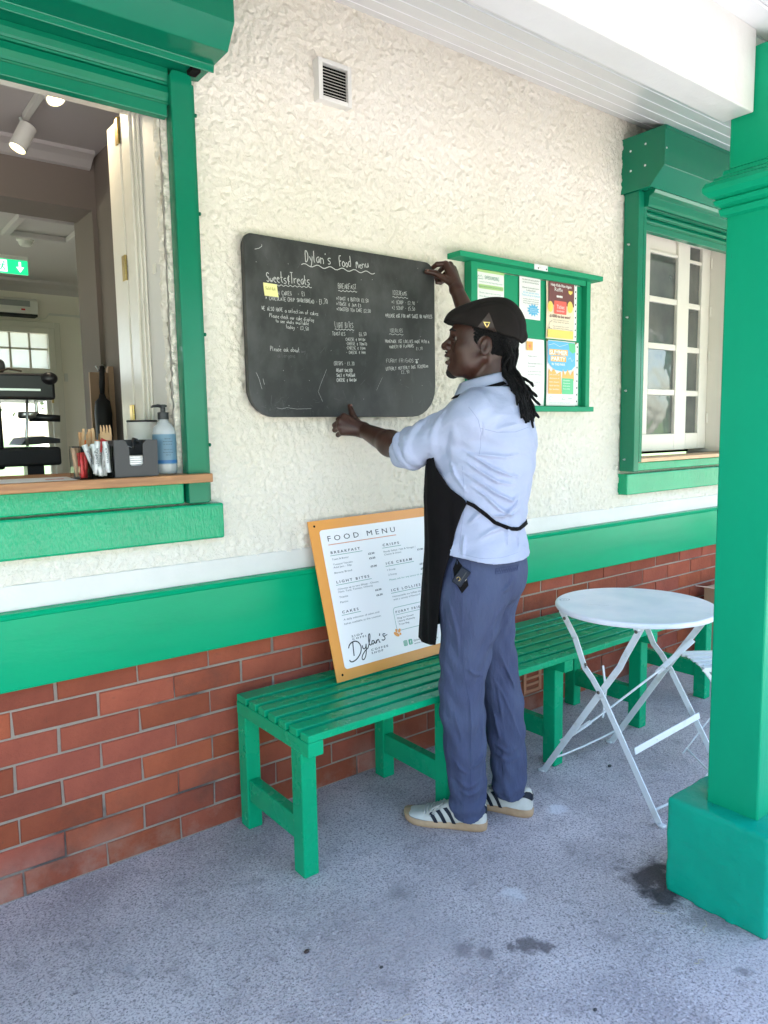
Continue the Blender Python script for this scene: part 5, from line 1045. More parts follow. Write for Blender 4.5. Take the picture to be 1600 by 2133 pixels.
# =================================================================== THE MAN
# sculpted as distance fields in his own frame: a = ahead (roughly), b = to his left, c = up
PO = np.array([1.75, -.55, 0.0]); RHV = np.array([.79107, -.61174, 0]); FHV = np.array([.61174, .79107, 0])
def toW(P):
    P = np.asarray(P, float); return PO-P[..., 0:1]*RHV-P[..., 1:2]*FHV+P[..., 2:3]*np.array([0, 0, 1.0])
def toL(p):
    q = np.asarray(p, float)-PO; return np.array([-(q@RHV), -(q@FHV), q[2]])
def frame(th):      # forward, left, up for a part turned th degrees away
    t = R(th); return np.array([[math.cos(t), -math.sin(t), 0], [math.sin(t), math.cos(t), 0], [0, 0, 1.0]])
def rc(a, b, ra, rb, k=.01, op='u'):
    a = np.array(a, float); b = np.array(b, float); ab = b-a; L2 = max(ab@ab, 1e-9)
    def fn(P):
        t = np.clip(((P-a)@ab)/L2, 0, 1); return np.linalg.norm(P-a-t[:, None]*ab, axis=1)-(ra+(rb-ra)*t)
    return (fn, (a+b)/2, math.sqrt(L2)/2+max(ra, rb), k, op)
def el(c, r_, k=.01, op='u', M=None, tilt=None):
    c = np.array(c, float); r_ = np.array(r_, float)
    def fn(P):
        q = P-c
        if M is not None: q = q@M.T
        if tilt is not None: q = q@tilt.T
        k0 = np.linalg.norm(q/r_, axis=1); k1 = np.linalg.norm(q/(r_*r_), axis=1)+1e-9; return k0*(k0-1)/k1
    return (fn, c, r_.max(), k, op)
def evalp(P, prims):
    d = np.full(len(P), 9.0)
    for fn, c, r_, k, op in prims:
        e = fn(P)
        if op == 'u':
            h = np.clip(.5+.5*(d-e)/k, 0, 1) if k else (e < d)*1.0
            d = d*(1-h)+e*h-k*h*(1-h)
        elif op == 's':
            h = np.clip(.5-.5*(d+e)/k, 0, 1); d = d*(1-h)-e*h+k*h*(1-h)
        elif op == 'i': d = np.maximum(d, e)
    return d
def sculpt(name, prims, h, m, parent, post=None, world=True, N=20):
    """surface nets over the blocks that the surface crosses"""
    lo = np.min([c-r_-.03 for f_, c, r_, k, op in prims if op == 'u'], axis=0); hi = np.max([c+r_+.03 for f_, c, r_, k, op in prims if op == 'u'], axis=0)
    nb_ = np.ceil((hi-lo)/(h*N)).astype(int); verts = {}; VK = []; VP = []; FQ = []
    B0 = np.stack(np.meshgrid(*[np.arange(n_) for n_ in nb_], indexing='ij'), -1).reshape(-1, 3)
    rad = h*(N+2)*math.sqrt(3)/2; cen = lo+(B0*N+N/2)*h
    low = np.full(len(cen), 9.0)
    for fn, c, r_, k, op in prims:
        if op == 'u': low = np.minimum(low, fn(cen)-k)
    act = B0[low < rad+.02]; rg = np.arange(N+2)
    G = np.stack(np.meshgrid(rg, rg, rg, indexing='ij'), -1).reshape(-1, 3)
    S_ = np.array([1 << 40, 1 << 20, 1], dtype=np.int64)
    for bI in act:
        o_ = bI*N; P = lo+(o_+G)*h; cc = lo+(o_+(N+1)/2)*h
        sel = [p for p in prims if p[4] == 'i' or np.linalg.norm(cc-p[1])-p[2] < rad+.04]
        if not any(p[4] == 'u' for p in sel): continue
        D = evalp(P, sel)
        if post is not None: D = post(P, D)
        if D.min() > 0 or D.max() < 0: continue
        D = D.reshape(N+2, N+2, N+2); s_ = D < 0
        C = [s_[i:N+1+i, j:N+1+j, k:N+1+k] for i in (0, 1) for j in (0, 1) for k in (0, 1)]; su = sum(c.astype(np.int8) for c in C)
        A = np.argwhere((su > 0) & (su < 8))
        if len(A) == 0: continue
        acc = np.zeros((len(A), 3)); cnt = np.zeros(len(A))
        for ax in range(3):
            for u in (0, 1):
                for v in (0, 1):
                    o1 = [0, 0, 0]; oth = [q for q in range(3) if q != ax]; o1[oth[0]] = u; o1[oth[1]] = v; o2 = list(o1); o2[ax] = 1
                    p1 = A+o1; p2 = A+o2; d1 = D[p1[:, 0], p1[:, 1], p1[:, 2]]; d2 = D[p2[:, 0], p2[:, 1], p2[:, 2]]
                    cr = (d1 < 0) != (d2 < 0); t = np.where(cr, d1/np.where(np.abs(d1-d2) < 1e-12, 1, d1-d2), 0)
                    pos = p1.astype(float); pos[:, ax] += t; acc += pos*cr[:, None]; cnt += cr
        VP.append(lo+(o_+acc/cnt[:, None])*h); VK.append((A+o_)@S_)
        for ax in range(3):
            oth = [q for q in range(3) if q != ax]; a_ = s_[1:N+1, 1:N+1, 1:N+1]; sh = [1, 1, 1]; sh[ax] = 2
            b_ = s_[sh[0]:N+sh[0], sh[1]:N+sh[1], sh[2]:N+sh[2]]; E = np.argwhere(a_ != b_)
            if len(E) == 0: continue
            ins = a_[E[:, 0], E[:, 1], E[:, 2]]; E = E+1; q = []
            for (u, v) in ((-1, -1), (0, -1), (0, 0), (-1, 0)):
                c = E.copy(); c[:, oth[0]] += u; c[:, oth[1]] += v; q.append((c+o_)@S_)
            Q = np.stack(q, 1); fl = ins if ax != 1 else ~ins; Q[~fl] = Q[~fl][:, ::-1]; FQ.append(Q)
    VK = np.concatenate(VK); VP = np.concatenate(VP); FQ = np.concatenate(FQ)
    uk, ix = np.unique(VK, return_index=True); V = VP[ix]; F = np.searchsorted(uk, FQ); ok = (uk[np.clip(F, 0, len(uk)-1)] == FQ).all(1); F = F[ok]
    me = bpy.data.meshes.new(name); me.from_pydata((toW(V) if world else V).tolist(), [], F.tolist()); me.update()
    me.polygons.foreach_set('use_smooth', [True]*len(me.polygons))
    o = link(name, me, m, parent)
    return o, V, F
def xf(pts, O3, M): return [np.array(O3)+np.array(p)@M for p in pts]
PRS = thing('person', 'man in black flat cap, pale blue shirt and black apron holding up the chalkboard', 'person', tuple(toW(np.array([0, 0, 0.]))))

# ---- torso description shared by body, shirt and apron
TQ = 22.0; TM = frame(TQ)
TT = np.array([(.90, -.025, 0, .158, .142, .176), (.95, -.022, 0, .158, .140, .174), (1.05, -.020, 0, .160, .136, .166), (1.15, -.020, 0, .163, .148, .163), (1.25, -.025, 0, .165, .164, .172), (1.35, -.030, 0, .160, .166, .182),
               (1.42, -.037, 0, .138, .146, .172), (1.47, -.045, 0, .108, .118, .125), (1.51, -.052, 0, .080, .090, .085), (1.54, -.055, 0, .060, .070, .062)])
def tint(c): return [np.interp(c, TT[:, 0], TT[:, i]) for i in range(1, 6)]
def torso_sdf(P, off=0.0):
    ca, cb, rf, rb, rl = tint(P[:, 2]); q = np.stack([P[:, 0]-ca, P[:, 1]-cb], 1)@TM[:2, :2].T
    rF = np.where(q[:, 0] > 0, rf, rb)+off; rl = rl+off; n = 2.3
    k = (np.abs(q[:, 0]/rF)**n+np.abs(q[:, 1]/rl)**n)**(1/n); return (k-1)*np.minimum(rF, rl)
def loft(lo, hi, off, k=.02): 
    def fn(P): return np.maximum(torso_sdf(P, off), np.maximum(lo-P[:, 2], P[:, 2]-hi))
    return (fn, np.array([-.02, 0, (lo+hi)/2]), math.hypot((hi-lo)/2, .2), k, 'u')
SHL = (.030, .142, 1.412); ELL = (.235, .000, 1.308); WRL = toL((1.590, -.135, 1.380)); SHR = (-.105, -.140, 1.425); ELR = (-.075, -.345, 1.655); WRR = toL((2.045, -.150, 1.922))
# ---- head
HO = np.array([-.026, -.028, 1.640]); HM = frame(8.0)
Hp = lambda x, y, z: HO+np.array([x, y, z])@HM
def hel(c, r_, k=.01, op='u', tilt=None): return el(Hp(*c), r_, k, op, M=HM, tilt=tilt)
def hrc(a, b, ra, rb, k=.01, op='u'): return rc(Hp(*a), Hp(*b), ra, rb, k, op)
def ty(deg):
    t = R(deg); return np.array([[math.cos(t), 0, -math.sin(t)], [0, 1, 0], [math.sin(t), 0, math.cos(t)]])
body = [loft(.95, 1.53, -.03, .02),
        hrc((-.040, 0, -.02), (-.052, 0, -.16), .055, .062, .02), hrc((.02, 0, -.055), (-.03, 0, -.14), .042, .05, .02),
        hel((-.012, 0, .050), (.103, .076, .100), .02), hel((.035, 0, .045), (.068, .066, .070), .02),
        hel((.042, 0, -.020), (.062, .054, .070), .02), hel((.045, .0, -.045), (.062, .050, .040), .02),
        hel((.092, 0, -.066), (.026, .026, .022), .014), hrc((-.005, .056, -.030), (.080, .022, -.072), .013, .012, .02), hrc((-.005, -.056, -.030), (.080, -.022, -.072), .013, .012, .02),
        hrc((.085, .022, .056), (.085, -.022, .056), .018, .018, .016), hel((.058, .044, .000), (.032, .022, .028), .022), hel((.058, -.044, .000), (.032, .022, .028), .022), hel((.040, .036, -.035), (.040, .026, .040), .02), hel((.040, -.036, -.035), (.040, .026, .040), .02),
        hrc((.096, 0, .044), (.123, 0, .015), .0090, .0138, .010), hel((.112, .013, .009), (.013, .0085, .009), .006), hel((.112, -.013, .009), (.013, .0085, .009), .006),
        hel((.096, 0, -.018), (.022, .030, .024), .014),
        hel((.098, .036, .034), (.016, .014, .011), .010, 's'), hel((.098, -.036, .034), (.016, .014, .011), .010, 's'),
        hel((.116, 0, -.0155), (.0105, .025, .0070), .006), hel((.113, 0, -.0395), (.0110, .023, .0080), .006),
        hel((.118, 0, -.0275), (.020, .024, .0048), .003, 's'),
        hrc((.080, .040, .0455), (.098, .026, .0475), .0035, .0035, .004), hrc((.082, .042, .025), (.097, .028, .0245), .003, .003, .004),
        hel((-.012, .076, .002), (.019, .008, .031), .006, tilt=ty(-14)), hel((-.012, -.076, .002), (.019, .008, .031), .006, tilt=ty(-14)),
        hel((-.007, .086, .004), (.0105, .007, .020), .004, 's', tilt=ty(-14)), hrc((.004, .077, .006), (.003, .079, -.008), .004, .004, .003),
        rc(SHL, ELL, .05, .043, .03), rc(ELL, (ELL+(WRL-ELL)*.35), .040, .043, .02), rc(ELL+(WRL-ELL)*.35, WRL, .043, .0265, .02),
        rc(SHR, ELR, .05, .042, .03), rc(ELR, (ELR+(WRR-ELR)*.35), .040, .042, .02), rc(ELR+(WRR-ELR)*.35, WRR, .042, .026, .02)]
def chain(pts, rad, k=.006):
    pts = [toL(p) if not isinstance(p, np.ndarray) else p for p in pts]
    for a, b, ra, rb_ in zip(pts[:-1], pts[1:], rad[:-1], rad[1:]): body.append(rc(a, b, ra, rb_, k))
Lw = (1.586, -.130, 1.383)
for kn in ((1.535, -.093, 1.431), (1.519, -.092, 1.415), (1.515, -.093, 1.394), (1.525, -.095, 1.374)): chain([WRL, kn], [.023, .0125], .012)
chain([(1.535, -.093, 1.431), (1.533, -.058, 1.420), (1.548, -.036, 1.421)], [.0115, .0095, .0080], .003)
chain([(1.519, -.092, 1.415), (1.518, -.056, 1.400), (1.534, -.034, 1.404)], [.0115, .0098, .0083], .003)
chain([(1.515, -.093, 1.394), (1.516, -.058, 1.382), (1.534, -.044, 1.387)], [.0110, .0092, .0080], .003)
chain([(1.525, -.095, 1.374), (1.526, -.064, 1.364), (1.540, -.054, 1.370)], [.0100, .0085, .0074], .003)
chain([(1.586, -.118, 1.396), (1.580, -.100, 1.418), (1.579, -.083, 1.441), (1.582, -.0645, 1.469)], [.017, .0130, .0112, .0095], .006)
for kn in ((2.034, -.100, 2.028), (2.058, -.100, 2.028), (2.076, -.101, 2.014), (2.082, -.105, 1.992)): chain([WRR, kn], [.022, .0125], .012)
chain([(2.034, -.100, 2.028), (2.010, -.076, 2.027), (2.013, -.028, 2.014)], [.0118, .0100, .0083], .003)
chain([(2.058, -.100, 2.028), (2.058, -.058, 2.022), (2.034, -.042, 1.996), (2.022, -.046, 1.984)], [.0118, .0098, .0085, .0078], .003)
chain([(2.076, -.101, 2.014), (2.074, -.058, 2.003), (2.046, -.044, 1.980), (2.030, -.050, 1.972)], [.0112, .0094, .0083, .0076], .003)
chain([(2.082, -.105, 1.992), (2.078, -.066, 1.982), (2.050, -.052, 1.964), (2.026, -.056, 1.962)], [.0104, .0085, .0076, .0070], .003)
chain([(2.035, -.135, 1.950), (2.016, -.110, 1.968), (1.994, -.084, 1.990), (1.964, -.0645, 1.996)], [.017, .0128, .0112, .0098], .006)
def body_post(P, D):
    q = (P-HO)@HM.T; m_ = np.exp(-((q[:, 0]-.075)/.012)**2-((q[:, 1]-.044)/.02)**2-((q[:, 2]+.012+.5*(q[:, 0]-.075))/.03)**2); return D+.0007*m_
bd_o, _, _ = sculpt('body', body, .0027, 'skin', PRS, post=body_post)
def ellmesh(name, c, r_, m, parent=PRS, frm=HM):
    q = MB(); q.ball((0, 0, 0), r_, 16, 12); P = np.array(q.v)@frm+c; q.v = [tuple(p) for p in toW(P)]; return q.put(name, m, parent, smooth=True)
for s_ in (1, -1):
    e_ = ellmesh('eye', Hp(.0800, s_*.0325, .0345), .0122, 'eye_white')
    ellmesh('iris', Hp(.0895, s_*.0355, .0350), (.0040, .0056, .0056), 'hair', e_)
    q = MB(); q.tube([tuple(toW(Hp(*p))) for p in ((.086, s_*.050, .058), (.100, s_*.038, .066), (.106, s_*.022, .064))], [.0018, .0032, .0026], 8); q.put('eyebrow', 'beard', PRS, smooth=True)
mat('nail', (.20, .10, .075), .3)
for c_ in ((1.5825, -.0735, 1.4705), (1.9665, -.0740, 1.9975)):
    q = MB(); q.ball(c_, (.0052, .0022, .0068) if c_[0] < 1.7 else (.0068, .0022, .0052), 10, 6); q.put('thumbnail', 'nail', PRS, smooth=True)
ellmesh('lip', Hp(.1165, 0, -.0175), (.0098, .0225, .0052), 'lips'); ellmesh('lip', Hp(.1135, 0, -.0382), (.0100, .0205, .0062), 'lips')
q = MB(); q.ball((0, 0, 0), (.0105, .0205, .0048), 16, 8); P = np.array(q.v)@HM+Hp(.1095, 0, -.0262); q.v = [tuple(p) for p in toW(P)]; q.put('teeth', 'teeth', PRS, smooth=True)
# beard, moustache, close hair below the cap
sculpt('goatee', [hel((.098, 0, -.073), (.0235, .0225, .0200), .006), hrc((.108, .006, -.056), (.108, -.006, -.056), .0085, .0085, .005)], .003, 'beard', PRS,
       post=lambda P, D: D+.0012*np.sin(P[:, 0]*900+P[:, 2]*700)*np.sin(P[:, 1]*800))
q = MB(); q.tube([tuple(toW(Hp(*p))) for p in ((.106, .024, -.018), (.1185, .012, -.006), (.1225, 0, -.004), (.1185, -.012, -.006), (.106, -.024, -.018))], [.0015, .0028, .0024, .0028, .0015], 8); q.put('moustache', 'beard', PRS, smooth=True)
def hair_post(P, D):
    q = (P-HO)@HM.T; lim = np.maximum(q[:, 0]-(.030+.55*(q[:, 2]-.055)), 0.0); D = np.maximum(D, q[:, 0]-.045-.5*(q[:, 2]-.06))
    D = np.maximum(D, -(q[:, 2]+.036-.75*np.clip(q[:, 0]+.02, 0, 1)*1.6)); D = np.maximum(D, q[:, 2]-.10)
    ear = np.linalg.norm((q-np.array([-.008, .08, .0]))/np.array([.026, .04, .036]), axis=1)-1; D = np.maximum(D, -ear*.03)
    return D+.0014*np.sin(P[:, 0]*520)*np.sin(P[:, 2]*560)
HR, _, _ = sculpt('hair', [hel((-.014, 0, .048), (.1065, .0795, .104), .01), hel((-.06, 0, .005), (.058, .062, .055), .02)], .003, 'hair', PRS, post=hair_post)
# ---- flat cap
def cap_post(P, D):
    q = (P-HO)@HM.T; D = np.maximum(D, -(q[:, 2]-(.018+.285*(q[:, 0]+.14)-.6*np.clip(-q[:, 0]-.12, 0, 1)))*.96)
    seam = np.abs(np.hypot((q[:, 0]+.028)/1.0, (q[:, 2]-.05)/1.0)-.092); D = D+.0013*np.exp(-(seam/.0035)**2)*(np.abs(q[:, 1]) > .035)*(q[:, 0] < .05)
    D = D-.0016*np.sin(q[:, 0]*46+q[:, 2]*30+1.0)*np.sin(q[:, 1]*40+.5)
    return D
CP, CV, CF = sculpt('flat_cap', [hel((-.036, 0, .070), (.108, .090, .100), .02), hel((.040, 0, .100), (.084, .084, .045), .035), hel((.082, 0, .098), (.048, .076, .017), .012, tilt=ty(12)), hrc((-.10, 0, .05), (-.135, 0, .035), .03, .012, .02)], .0032, 'cap_cloth', PRS, post=cap_post)
def bvh_of(V, F): return BVHTree.FromPolygons([Vector(v) for v in V], [tuple(f) for f in F])
cbv = bvh_of(CV, CF)
def stick(bvh, pts, off, org=None, dirv=(0, -1, 0)):
    """drop outline points sideways onto a sculpted surface; returns local points"""
    out = []
    for p in pts:
        h = bvh.ray_cast(Vector(p)+Vector(dirv)*-.4, Vector(dirv)); out.append(np.array((h[0] if h[0] else Vector(p))-Vector(dirv)*off))
    return out
def densify(pts, n=5, close=True):
    o_ = []; m = len(pts)
    for i in range(m if close else m-1):
        a, b = np.array(pts[i]), np.array(pts[(i+1) % m])
        for k in range(n): o_.append(a+(b-a)*k/n)
    if not close: o_.append(np.array(pts[-1]))
    return o_
def patch(name, m, bvh, poly, off, parent, n=5):
    pts = densify(poly, n); c = sum(pts)/len(pts); rings = []
    for f_ in (1.0, .66, .33): rings += stick(bvh, [c+(p-c)*f_ for p in pts], off)
    rings += stick(bvh, [c], off); k = len(pts); F = []
    for r_ in range(2):
        for i in range(k): F.append((r_*k+i, r_*k+(i+1) % k, (r_+1)*k+(i+1) % k, (r_+1)*k+i))
    for i in range(k): F.append((2*k+i, 2*k+(i+1) % k, 3*k))
    return link(name, new_mesh(name, toW(np.array(rings)), F, True), m, parent)
pc = patch('leather_patch', 'leather', cbv, [Hp(-.024, .1, .107), Hp(.012, .1, .064), Hp(-.047, .1, .042)], .0012, CP)
patch('metal_badge', 'brass', cbv, [Hp(-.005, .1, .078), Hp(-.027, .1, .076), Hp(-.017, .1, .055)], .0032, pc, 3); patch('badge_inset', 'leather', cbv, [Hp(-.010, .1, .0745), Hp(-.023, .1, .0735), Hp(-.0168, .1, .061)], .0042, pc, 2)

# ---- shirt
AC_ = lambda px, py: ((993-px)/655.0, 1.15-(py-1035)/655.0)
def ridges(curves, P, side, A, w_):
    out = np.zeros(len(P)); m_ = (P[:, 1]*side > -.02)
    if not m_.any(): return out
    Q = P[m_][:, [0, 2]]; acc = np.zeros(len(Q))
    for cv, amp, ww in curves:
        ww = ww*.8; cv = [np.array(c) for c in cv]; best = np.full(len(Q), 9.0); L_ = len(cv)-1
        for i, (a, b) in enumerate(zip(cv[:-1], cv[1:])):
            ab = b-a; t = np.clip(((Q-a)@ab)/(ab@ab), 0, 1); d = np.linalg.norm(Q-a-t[:, None]*ab, axis=1); fade = np.sin(np.pi*np.clip((i+t)/L_*.92+.04, 0, 1))**.6
            val = amp*fade*np.exp(-(d/ww)**2); acc = np.where(np.abs(val) > np.abs(acc*0), acc+0, acc); best = np.minimum(best, d/ww+(1-fade)*2)
        acc += amp*np.exp(-best**2)
    out[m_] = acc; return out
r4 = lambda x, y: AC_(820+x/3.95, 860+y/3.95)
SR = [([r4(520, 270), r4(620, 330), r4(760, 420), r4(900, 480), r4(1010, 500)], .0060, .0065), ([r4(530, 350), r4(640, 430), r4(800, 530), r4(980, 560)], .0065, .0070),
      ([r4(520, 440), r4(640, 520), r4(790, 620), r4(930, 690), r4(1000, 640)], .0070, .0075), ([r4(590, 560), r4(700, 640), r4(830, 760), r4(930, 810), r4(1010, 760)], .0070, .0080),
      ([r4(560, 300), r4(700, 310), r4(860, 330), r4(1020, 300)], .0045, .0070), ([r4(560, 880), r4(640, 800), r4(700, 760)], .0050, .0080), ([r4(640, 1000), r4(740, 930), r4(860, 900), r4(960, 980)], .0050, .0100),
      ([r4(880, 860), r4(900, 960), r4(890, 1080)], .0040, .008), ([r4(960, 900), r4(1000, 1000), r4(1010, 1120)], .0045, .007), ([r4(540, 960), r4(520, 1060), r4(520, 1150)], .0045, .006),
      ([r4(1000, 640), r4(960, 740), r4(860, 810), r4(760, 810)], .0065, .0075), ([r4(430, 360), r4(460, 470), r4(560, 620)], .0045, .0065), ([r4(700, 130), r4(860, 90), r4(1020, 60)], .0025, .008),
      ([r4(655, -20), r4(662, 60), r4(665, 130), r4(670, 200)], -.0022, .0035)]
ax_s = np.array(ELL)-np.array(SHL); Ls = np.linalg.norm(ax_s); ax_s = ax_s/Ls
sleeve_end = np.array(ELL)+(WRL-np.array(ELL))/np.linalg.norm(WRL-np.array(ELL))*.012
def shirt_post(P, D):
    ar = (P-np.array(SHL))@ax_s; perp = P-np.array(SHL)-ar[:, None]*ax_s; pd = np.linalg.norm(perp, axis=1); neararm = np.exp(-np.clip(pd-.075, 0, 1)**2/.0004)*(ar > .03)
    D = D-2.1*ridges(SR, P, 1, 1, 1)*(1-neararm*(ar > .05))
    th = np.arctan2(perp[:, 2], perp[:, 1]); tw = ar*34+2.2*np.sin(th+.6)+1.2*np.sin(ar*19+2*th)
    D = D-neararm*(.0085*np.maximum(0, np.sin(tw))**1.6+.005*np.maximum(0, np.sin(ar*61+3*th+1.0))**2)*np.clip((ar-.02)/.06, 0, 1)*np.clip((.285-ar)/.05, .2, 1)
    # rolled cuff
    cu = np.array(sleeve_end); u_ = (P-cu)@ax_s
    D = D-neararm*(.0080*np.exp(-((u_+.016)/.013)**6)+.0050*np.exp(-((u_+.050)/.014)**6))
    D = D-.0034*np.sin(P[:, 0]*52+2*np.sin(P[:, 2]*31))*np.sin(P[:, 2]*44+1.5*np.sin(P[:, 1]*33))
    D = D-.012*np.clip((1.04-P[:, 2])/.08, 0, 1)
    hem = .953+.024*np.clip((P[:, 0]+.03)/.14, 0, 1)
    D = np.maximum(D, hem-P[:, 2]); D = np.maximum(D, P[:, 2]-1.512)
    # sleeve mouth
    wd_ = (WRL-np.array(ELL))/np.linalg.norm(WRL-np.array(ELL)); D = np.where(pd < .14, np.maximum(D, ((P-sleeve_end)@wd_)*(ar > .12)+(-1)*(ar <= .12)), D)
    return D
shp = [loft(.93, 1.535, .004, .03), rc(np.array(SHL)-np.array([.02, .03, .0]), SHL, .062, .070, .035), rc(SHL, ELL, .069, .057, .022), rc(ELL, ELL+(WRL-ELL)*.16, .057, .056, .012),
       rc(np.array([-.075, -.08, 1.43]), SHR, .062, .072, .03), rc(SHR, ELR, .068, .056, .02), rc(ELR, ELR+(WRR-ELR)*.1, .056, .054, .01), rc((-.06, .02, 1.475), (.02, .11, 1.445), .045, .05, .04), rc((-.075, -.05, 1.475), (-.10, -.12, 1.44), .045, .05, .04)]
SH, SV, SF = sculpt('shirt', shp, .0042, 'shirt', PRS, post=shirt_post)
sbv = bvh_of(SV, SF)
# collar: a folded band round the neck, open and lower at the front
V = []; n_ = 40; rows = ((.070, .0), (.075, .003), (.083, -.002), (.096, -.026), (.105, -.046), (.101, -.047), (.074, -.030))
cc = np.array([-.040, -.026, 1.572])
for j in range(n_+1):
    a = R(14+332*j/n_); fwd = math.cos(a)
    for (rd, dz) in rows:
        V.append(cc+np.array([rd*1.02*fwd+.008*(1+fwd)/2-(.0), rd*.93*math.sin(a), -.030*(fwd+1)/2+dz*(1+.2*fwd)+.008*(1-fwd)/2*1.0-.012]))
F = [(j*7+k, j*7+(k+1) % 7, (j+1)*7+(k+1) % 7, (j+1)*7+k) for j in range(n_) for k in range(7)]+[tuple(range(7)), tuple(n_*7+6-k for k in range(7))]
q = MB(); q.add(toW(np.array(V)), F); co2 = q.put('collar', 'shirt', SH, smooth=True)
# cuff tab
patch('cuff_tab', 'shirt', sbv, [(.262, .2, 1.335), (.250, .2, 1.350), (.212, .2, 1.285), (.235, .2, 1.270)], .004, SH, 4)

rs = np.random.RandomState(12); nd = 64
def push_out(p, r_):
    for _ in range(6):
        P1 = np.array([p]); d = min(evalp(P1, shp)[0], 9)
        if d > r_+.001: break
        e = .004; g = np.array([evalp(P1+np.array([dx]), shp)[0]-d for dx in ((e, 0, 0), (0, e, 0), (0, 0, e))]); g = g/(np.linalg.norm(g)+1e-9); g[2] *= .3
        if g[1] < .8: g = np.array([-.12, .99, 0])
        p = p+g*(r_+.0015-d)
    return p
for i in range(nd):
    t = i/(nd-1.0); s0 = rs.uniform(-.06, .074); x0 = -.040-.052*math.sqrt(max(0, 1-(s0/.08)**2)); z0 = rs.uniform(-.004, .030)
    p0 = Hp(x0, s0, z0); lat = rs.uniform(-1, 1)
    tie = np.array([-.100+rs.uniform(-.022, .020), .020+lat*.030, 1.568+rs.uniform(-.02, .012)])
    ln = rs.uniform(.06, .175); sp = rs.uniform(-1, 1)
    e = np.array([-.118-.030*(ln/.2)+sp*.034, .055+lat*.05, 1.565-ln])
    if i == 0: e = np.array([-.168, .075, 1.378])
    if i == 1: e = np.array([-.206, .03, 1.452])
    if i == 2: e = np.array([-.196, .035, 1.478])
    if i == 3: e = np.array([-.150, .09, 1.40])
    if i == 4: e = np.array([-.188, .04, 1.43])
    if 5 <= i < 12: e = e+np.array([-.018-.004*(i-5), 0, .03-.008*(i-5)])
    m1 = p0*.5+tie*.5+np.array([-.016, .004, .004]); m2 = tie*.5+e*.5+np.array([-.010+rs.uniform(-.008, .008), rs.uniform(-.006, .010), 0])
    ctl = [p0, m1, tie, m2, e]; pts = []; n_ = 22; rr_ = rs.uniform(.0046, .0064)
    for j in range(n_+1):
        u = j/n_*4; k_ = min(int(u), 3); w_ = u-k_; a0 = ctl[max(k_-1, 0)]; a1 = ctl[k_]; a2 = ctl[k_+1]; a3 = ctl[min(k_+2, 4)]
        pt = .5*((2*a1)+(-a0+a2)*w_+(2*a0-5*a1+4*a2-a3)*w_**2+(-a0+3*a1-3*a2+a3)*w_**3); pt = pt+np.array([math.sin(j*1.3+i), math.cos(j*1.1+i*2), 0])*.0018
        if j > 8: pt = push_out(pt, rr_*(1+.8*((i*7) % 5)/5))
        pts.append(tuple(toW(pt)))
    rads = [rr_*(1+.16*math.sin(j*2.1+i)) for j in range(n_+1)]; rads[-1] *= .55; rads[-2] *= .85
    q = MB(); q.tube(pts, rads, 8); q.put('dreadlock', 'hair', HR, smooth=True)
# ---- trousers
LG = [((.022, .078, .90), .100), ((.028, .085, .83), .108), ((.032, .088, .74), .098), ((.048, .088, .64), .084), ((.060, .088, .52), .0755), ((.060, .087, .43), .0745), ((.048, .085, .30), .0695), ((.041, .082, .19), .0640), ((.038, .080, .085), .0590)]
RG = [((-.060, -.064, .90), .098), ((-.058, -.072, .84), .106), ((-.052, -.072, .74), .094), ((-.062, -.070, .64), .082), ((-.082, -.064, .52), .0725), ((-.098, -.058, .42), .0705), ((-.114, -.052, .30), .0675), ((-.121, -.048, .20), .0630), ((-.126, -.044, .085), .0590)]
tro = [el((-.030, 0, .92), (.142, .160, .12), .03, M=TM), el((-.075, .03, .87), (.085, .105, .085), .03, M=TM)]
for G_ in (LG, RG):
    for (a, ra), (b, rb_) in zip(G_[:-1], G_[1:]): tro.append(rc(a, b, ra, rb_, .012 if a[2] < .8 else .03))
lgc = lambda x, y: AC_(820+x/4.444, 1380+y/4.444)
TRc = [([r4(870, 1560), r4(800, 1640), r4(760, 1760), r4(770, 1900)], .004, .008), ([r4(960, 1340), r4(900, 1420), r4(830, 1460)], .006, .010), ([r4(400, 1500), r4(430, 1640), r4(470, 1800), r4(480, 2000)], .005, .009),
       ([lgc(600, 20), lgc(700, 90), lgc(780, 130)], .006, .009), ([lgc(500, 400), lgc(510, 520), lgc(560, 700), lgc(590, 880)], .004, .007), ([lgc(620, 250), lgc(650, 420), lgc(655, 700), lgc(650, 1050), lgc(660, 1240)], .0035, .0045),
       ([lgc(780, 440), lgc(780, 600), lgc(770, 800)], .004, .007), ([lgc(480, 930), lgc(560, 1050), lgc(640, 1100)], .004, .008), ([lgc(800, 900), lgc(720, 1010), lgc(640, 1040)], .005, .009), ([lgc(500, 1150), lgc(620, 1230), lgc(760, 1180)], .0055, .010),
       ([lgc(520, 1270), lgc(640, 1310), lgc(790, 1260)], .004, .008)]
TRr = [([lgc(880, 180), lgc(960, 330), lgc(1040, 480), lgc(1110, 650), lgc(1180, 850), lgc(1240, 980)], .0055, .0065), ([lgc(1000, 40), lgc(1060, 180), lgc(1130, 330), lgc(1190, 520)], .005, .006), ([lgc(920, 260), lgc(980, 420), lgc(1010, 640), lgc(1060, 900)], .005, .006),
       ([lgc(930, 600), lgc(960, 780), lgc(1010, 960)], .005, .007), ([lgc(960, 1000), lgc(1080, 1060), lgc(1200, 1010)], .006, .009), ([lgc(960, 1100), lgc(1090, 1160), lgc(1230, 1110)], .005, .008)]
